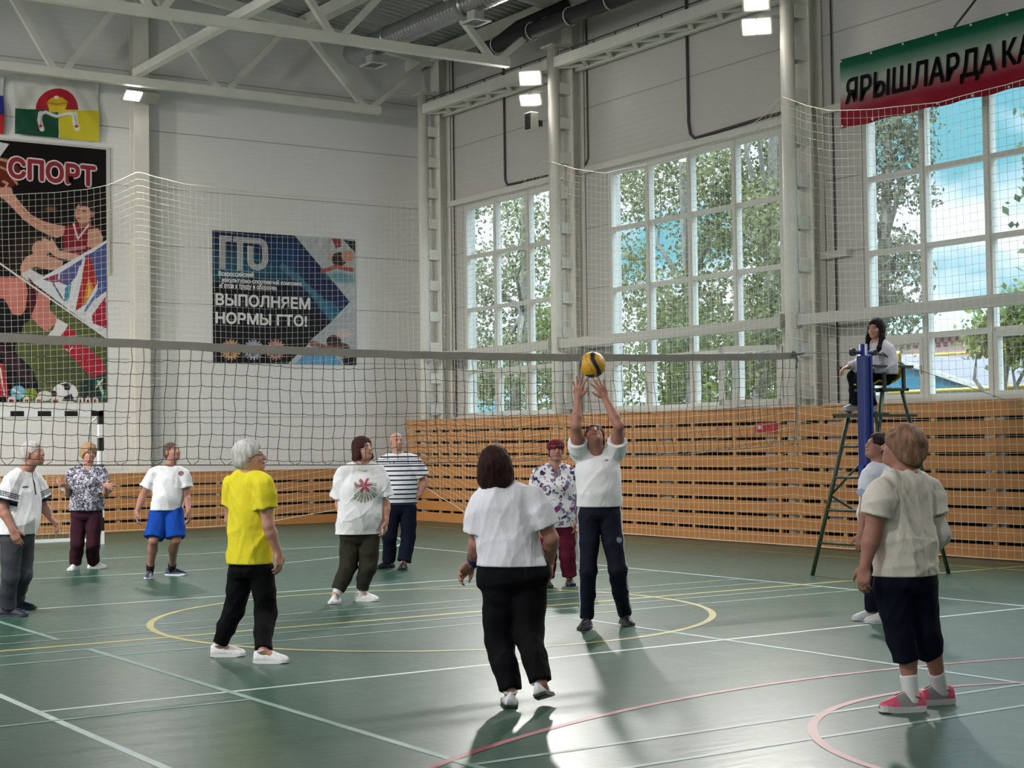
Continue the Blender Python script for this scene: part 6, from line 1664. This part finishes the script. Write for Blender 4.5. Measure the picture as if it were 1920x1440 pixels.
def tree(name, base, trunk, blobs, n, size, cols, label, cat='tree', seed=1, group=None, bark=True):
    t = empty(name, tuple(map(float, base)), label, cat, group)
    rs = np.random.RandomState(seed)
    if bark:
        MB().tube(trunk, [.17, .15, .12, .09, .04][:len(trunk)], 10).build('trunk', BARK, t, smooth=True)
        for k, b_ in enumerate(blobs[:6]):
            c = np.array(b_[:3]); s0 = np.array(trunk[min(2, len(trunk) - 2)]); mid = (c + s0) / 2 + rs.normal(0, .2, 3)
            MB().tube([s0, mid, c], [.07, .045, .02], 6).build('branch', BARK, t, smooth=True)
    w = np.array([b_[3] ** 2 for b_ in blobs]); w = w / w.sum(); V = []; C = []
    idx = rs.choice(len(blobs), n, p=w)
    B = np.array([b_[:3] for b_ in blobs])[idx]; R_ = np.array([b_[3] for b_ in blobs])[idx]
    d = rs.normal(0, 1, (n, 3)); d /= np.linalg.norm(d, axis=1, keepdims=True)
    # twigs: leaves gather in small clumps
    rad = R_ * rs.uniform(.15, 1, n) ** .5
    ctr = B + d * rad[:, None]
    ctr[1::3] = ctr[0:len(ctr[1::3]) * 3:3] + rs.normal(0, size * 1.6, ctr[1::3].shape); ctr[2::3] = ctr[0:len(ctr[2::3]) * 3:3] + rs.normal(0, size * 1.6, ctr[2::3].shape)
    a = rs.normal(0, 1, (n, 3)); a /= np.linalg.norm(a, axis=1, keepdims=True); b = np.cross(a, rs.normal(0, 1, (n, 3))); b /= np.linalg.norm(b, axis=1, keepdims=True)
    s = size * rs.uniform(.6, 1.25, (n, 1))
    V = np.stack([ctr - a * s, ctr + b * s * .6, ctr + a * s, ctr - b * s * .6], 1).reshape(-1, 3)
    k = rs.uniform(0, 1, (n, 1)); C = np.array(cols[0]) * (1 - k) + np.array(cols[1]) * k
    fast_mesh('foliage', V, np.arange(n * 4).reshape(-1, 4), LEAF, t, smooth=False, col=np.repeat(C, 4, 0))
    return t
G1 = (S(80, 84, 54), S(136, 140, 98)); G2 = (S(80, 92, 46), S(132, 140, 76)); G3 = (S(80, 84, 66), S(126, 128, 104))
TG = 'trees outside the windows'
def blobcloud(x, y0, y1, z0, z1, n, r, seed, hole=None):
    rs = np.random.RandomState(seed); out = []
    while len(out) < n:
        y, z = rs.uniform(y0, y1), rs.uniform(z0, z1)
        if hole and any((y - h[0]) ** 2 + (z - h[1]) ** 2 < h[2] ** 2 for h in hole): continue
        out.append((x + rs.uniform(-1.4, 1.4), y, z, r * rs.uniform(.6, 1.3)))
    return out
tree('birch_tree', (24, 36.0, -.3), [(24, 36, -.3), (24, 35.9, 2.5), (24.1, 35.6, 5), (24, 35.4, 7.5), (24, 35.2, 9.5)], blobcloud(24, 32.6, 41, 2.8, 10.5, 26, 1.0, 2, [(35.8, 5.0, .9), (35.6, 7.2, 1.1), (38.0, 6.2, .9), (33.8, 8.0, .7)]), 21000, .062, G1, 'tall leafy tree seen through the far window', seed=3)
tree('birch_tree', (24, 26.8, -.3), [(24, 28.4, -.3), (24, 28.5, 2.5), (24.1, 28.7, 5), (24, 28.7, 7.5), (24, 28.8, 9.5)], blobcloud(24, 25.6, 32.4, 3.0, 10.2, 30, .95, 5, [(29.2, 7.7, .55), (31.0, 6.4, .7), (28.0, 5.6, .85), (26.4, 7.0, .6)]), 21000, .062, G1, 'tall leafy tree filling the left half of the second window', seed=6)
tree('birch_tree', (22, 24.2, -.3), [(22, 24.2, -.3), (22, 24.0, 2.5), (22.1, 23.7, 5), (22, 23.5, 7.5), (22, 23.3, 9.5)], blobcloud(22, 22.6, 27.2, 3.0, 9.0, 22, .8, 8, [(25.2, 5.2, .75), (25.9, 6.6, .5), (24.0, 6.9, .55)]), 17000, .058, G1, 'leafy tree filling the right half of the second window', seed=9)
tree('birch_tree', (25, 23.6, -.3), [(25, 23.6, -.3), (25, 23.6, 3), (25, 23.4, 5.5), (25, 23.2, 8)], [(25, 23.7, 6.6, .75), (25, 23.2, 7.5, .8), (25, 22.6, 7.9, .6), (25.2, 23.5, 5.4, .6), (25, 23.6, 4.6, .85), (25, 23.3, 3.9, .7), (25, 22.7, 6.6, .45), (25, 22.3, 7.2, .35), (25, 22.6, 5.4, .4), (25, 22.4, 4.8, .35), (25, 22.2, 6.4, .25), (25, 22.5, 4.0, .35), (25, 23.9, 8.6, .9), (25, 22.4, 8.7, .6)], 9500, .055, G3, 'grey-green tree at the left side of the right window', seed=12)
tree('maple_branch', (21, 16.2, -.3), [(21, 15.6, -.3), (21, 15.7, 3), (21, 15.9, 5), (21, 16.1, 6.4)], [(21, 16.4, 5.9, .34), (21, 16.1, 6.5, .4), (21, 16.5, 5.2, .28), (21, 16.35, 4.6, .22), (21, 16.2, 5.3, .3), (21, 16.45, 4.1, .22), (21, 16.1, 3.9, .3)], 420, .085, (S(70, 84, 60), S(110, 124, 84)), 'sparse leafy branches at the right border of the right window', seed=15)
tree('green_bush', (30, 24.6, -.3), [(30, 24.6, -.3), (30, 24.6, 2), (30, 24.6, 3.6)], [(30, 25.2, 3.75, .42), (30, 24.8, 4.0, .5), (30, 24.3, 4.1, .6), (30, 23.7, 4.2, .7), (30, 24.3, 3.5, .42), (30, 23.6, 3.4, .45), (30, 23.2, 4.8, .5)], 2600, .095, G2, 'bright yellow-green bush in front of the far brick building', 'bush', seed=18)
for k, (y0, y1, z1, sd, lb) in enumerate(((32.4, 38.6, 5.6, 21, 'bright green bushes behind the far window'), (27.6, 31.9, 4.9, 24, 'bright green bushes behind the left half of the second window'), (24.6, 27.4, 3.9, 27, 'bright green bushes behind the right half of the second window'))):
    tree('green_bush', (27, (y0 + y1) / 2, -.3), [(27, (y0 + y1) / 2, -.3), (27, (y0 + y1) / 2, 1.5), (27, (y0 + y1) / 2, 2.5)], blobcloud(27, y0 + (27 - 24) * .6, y1 + 2.2, .6, z1, 16, .9, sd), 7000, .085, G2, lb, 'bush', seed=sd + 1)
# blue shed with its gable towards the hall
sh = empty('garden_shed', (32, 30, -.3), 'blue gabled shed with a white barge board outside the right window', 'shed')
BLUE = mat('bright_blue_boards', S(12, 98, 128), .7); ROOFG = mat('grey_roof_sheet', S(76, 72, 80), .7); WH = mat('white_board', S(170, 170, 170), .6)
gx = 32.0
MB().add([(gx, 26.9, -.3), (gx, 33.1, -.3), (gx, 33.1, 2.72), (gx, 30.0, 3.62), (gx, 26.9, 2.72), (gx + 5, 26.9, -.3), (gx + 5, 33.1, -.3), (gx + 5, 33.1, 2.72), (gx + 5, 30.0, 3.62), (gx + 5, 26.9, 2.72)], [(0, 4, 3, 2, 1), (5, 6, 7, 8, 9), (0, 5, 9, 4), (1, 2, 7, 6)]).build('walls', BLUE, sh)
MB().beam((gx - .1, 26.5, 2.64), (gx - .1, 30.0, 3.66), .05, .12).beam((gx - .1, 33.5, 2.64), (gx - .1, 30, 3.66), .05, .12).build('barge_board', WH, sh)
MB().add([(gx - .12, 26.5, 2.68), (gx - .12, 30, 3.70), (gx - .12, 33.5, 2.68), (gx + 5.1, 26.5, 2.68), (gx + 5.1, 30, 3.70), (gx + 5.1, 33.5, 2.68)], [(0, 3, 4, 1), (1, 4, 5, 2)]).build('roof', ROOFG, sh)
h2 = empty('outbuilding', (40, 34, -.3), 'low outbuilding with a long grey roof behind the blue shed', 'building')
MB().box(40.5, 46, 31.2, 37.5, -.3, 3.0).build('walls', mat('pale_pink_plaster', S(140, 120, 112), .8), h2)
MB().add([(38.4, 30.8, 3.05), (38.4, 38, 3.05), (43, 38.0, 4.0), (43, 32.4, 4.0), (43, 33.2, 4.2)], [(0, 1, 2, 3)]).build('roof', ROOFG, h2)
fb = empty('brick_building', (50, 40, -.3), 'pale brick building with a chequered band and a green roof far outside', 'building')
brick = mat('pale_pink_brick', S(152, 126, 120), .85, noise=(4, .06, 3)); dbr = mat('dark_red_brick', S(98, 52, 52), .85)
MB().box(49, 58, 36.0, 47, -.3, 5.46).build('walls', brick, fb)
ck = MB()
for k in range(56):
    y = 36.2 + k * .19
    z = 5.20 if k % 2 else 5.02
    ck.box(48.97, 48.99, y, y + .18, z, z + .17)
ck.build('chequered_band', dbr, fb)
MB().add([(48.6, 35.6, 5.46), (48.6, 47.4, 5.46), (53.5, 47.4, 7.3), (53.5, 35.6, 7.3)], [(0, 1, 2, 3)]).build('roof', mat('pale_green_roof', S(112, 148, 142), .7), fb)
for y in (38.3, 39.1, 36.6): 
    MB().box(48.93, 48.98, y, y + .62, 3.62, 4.32).build('window', mat('dark_far_window', S(110, 124, 128), .2), fb)
    MB().box(48.90, 48.97, y + .28, y + .34, 3.62, 4.32).build('window_bar', WH, fb)
pp = empty('gas_pipe', (31, 28, -.3), 'yellow gas pipe on posts outside the right window', 'pipe')
YP = mat('yellow_gas_pipe', S(158, 136, 44), .5)
MB().tube([(31, 34, 2.64), (31, 25.55, 2.64), (31, 20.0, 2.70)], .055, 10).build('pipe_run', YP, pp, smooth=True)
MB().tube([(31, 25.2, -.3), (31, 25.2, 3.0)], .05, 10).build('riser', YP, pp, smooth=True)
MB().tube([(47.5, 48, 4.62), (47.5, 38, 4.62)], .06, 10).build('far_pipe_run', YP, pp, smooth=True)
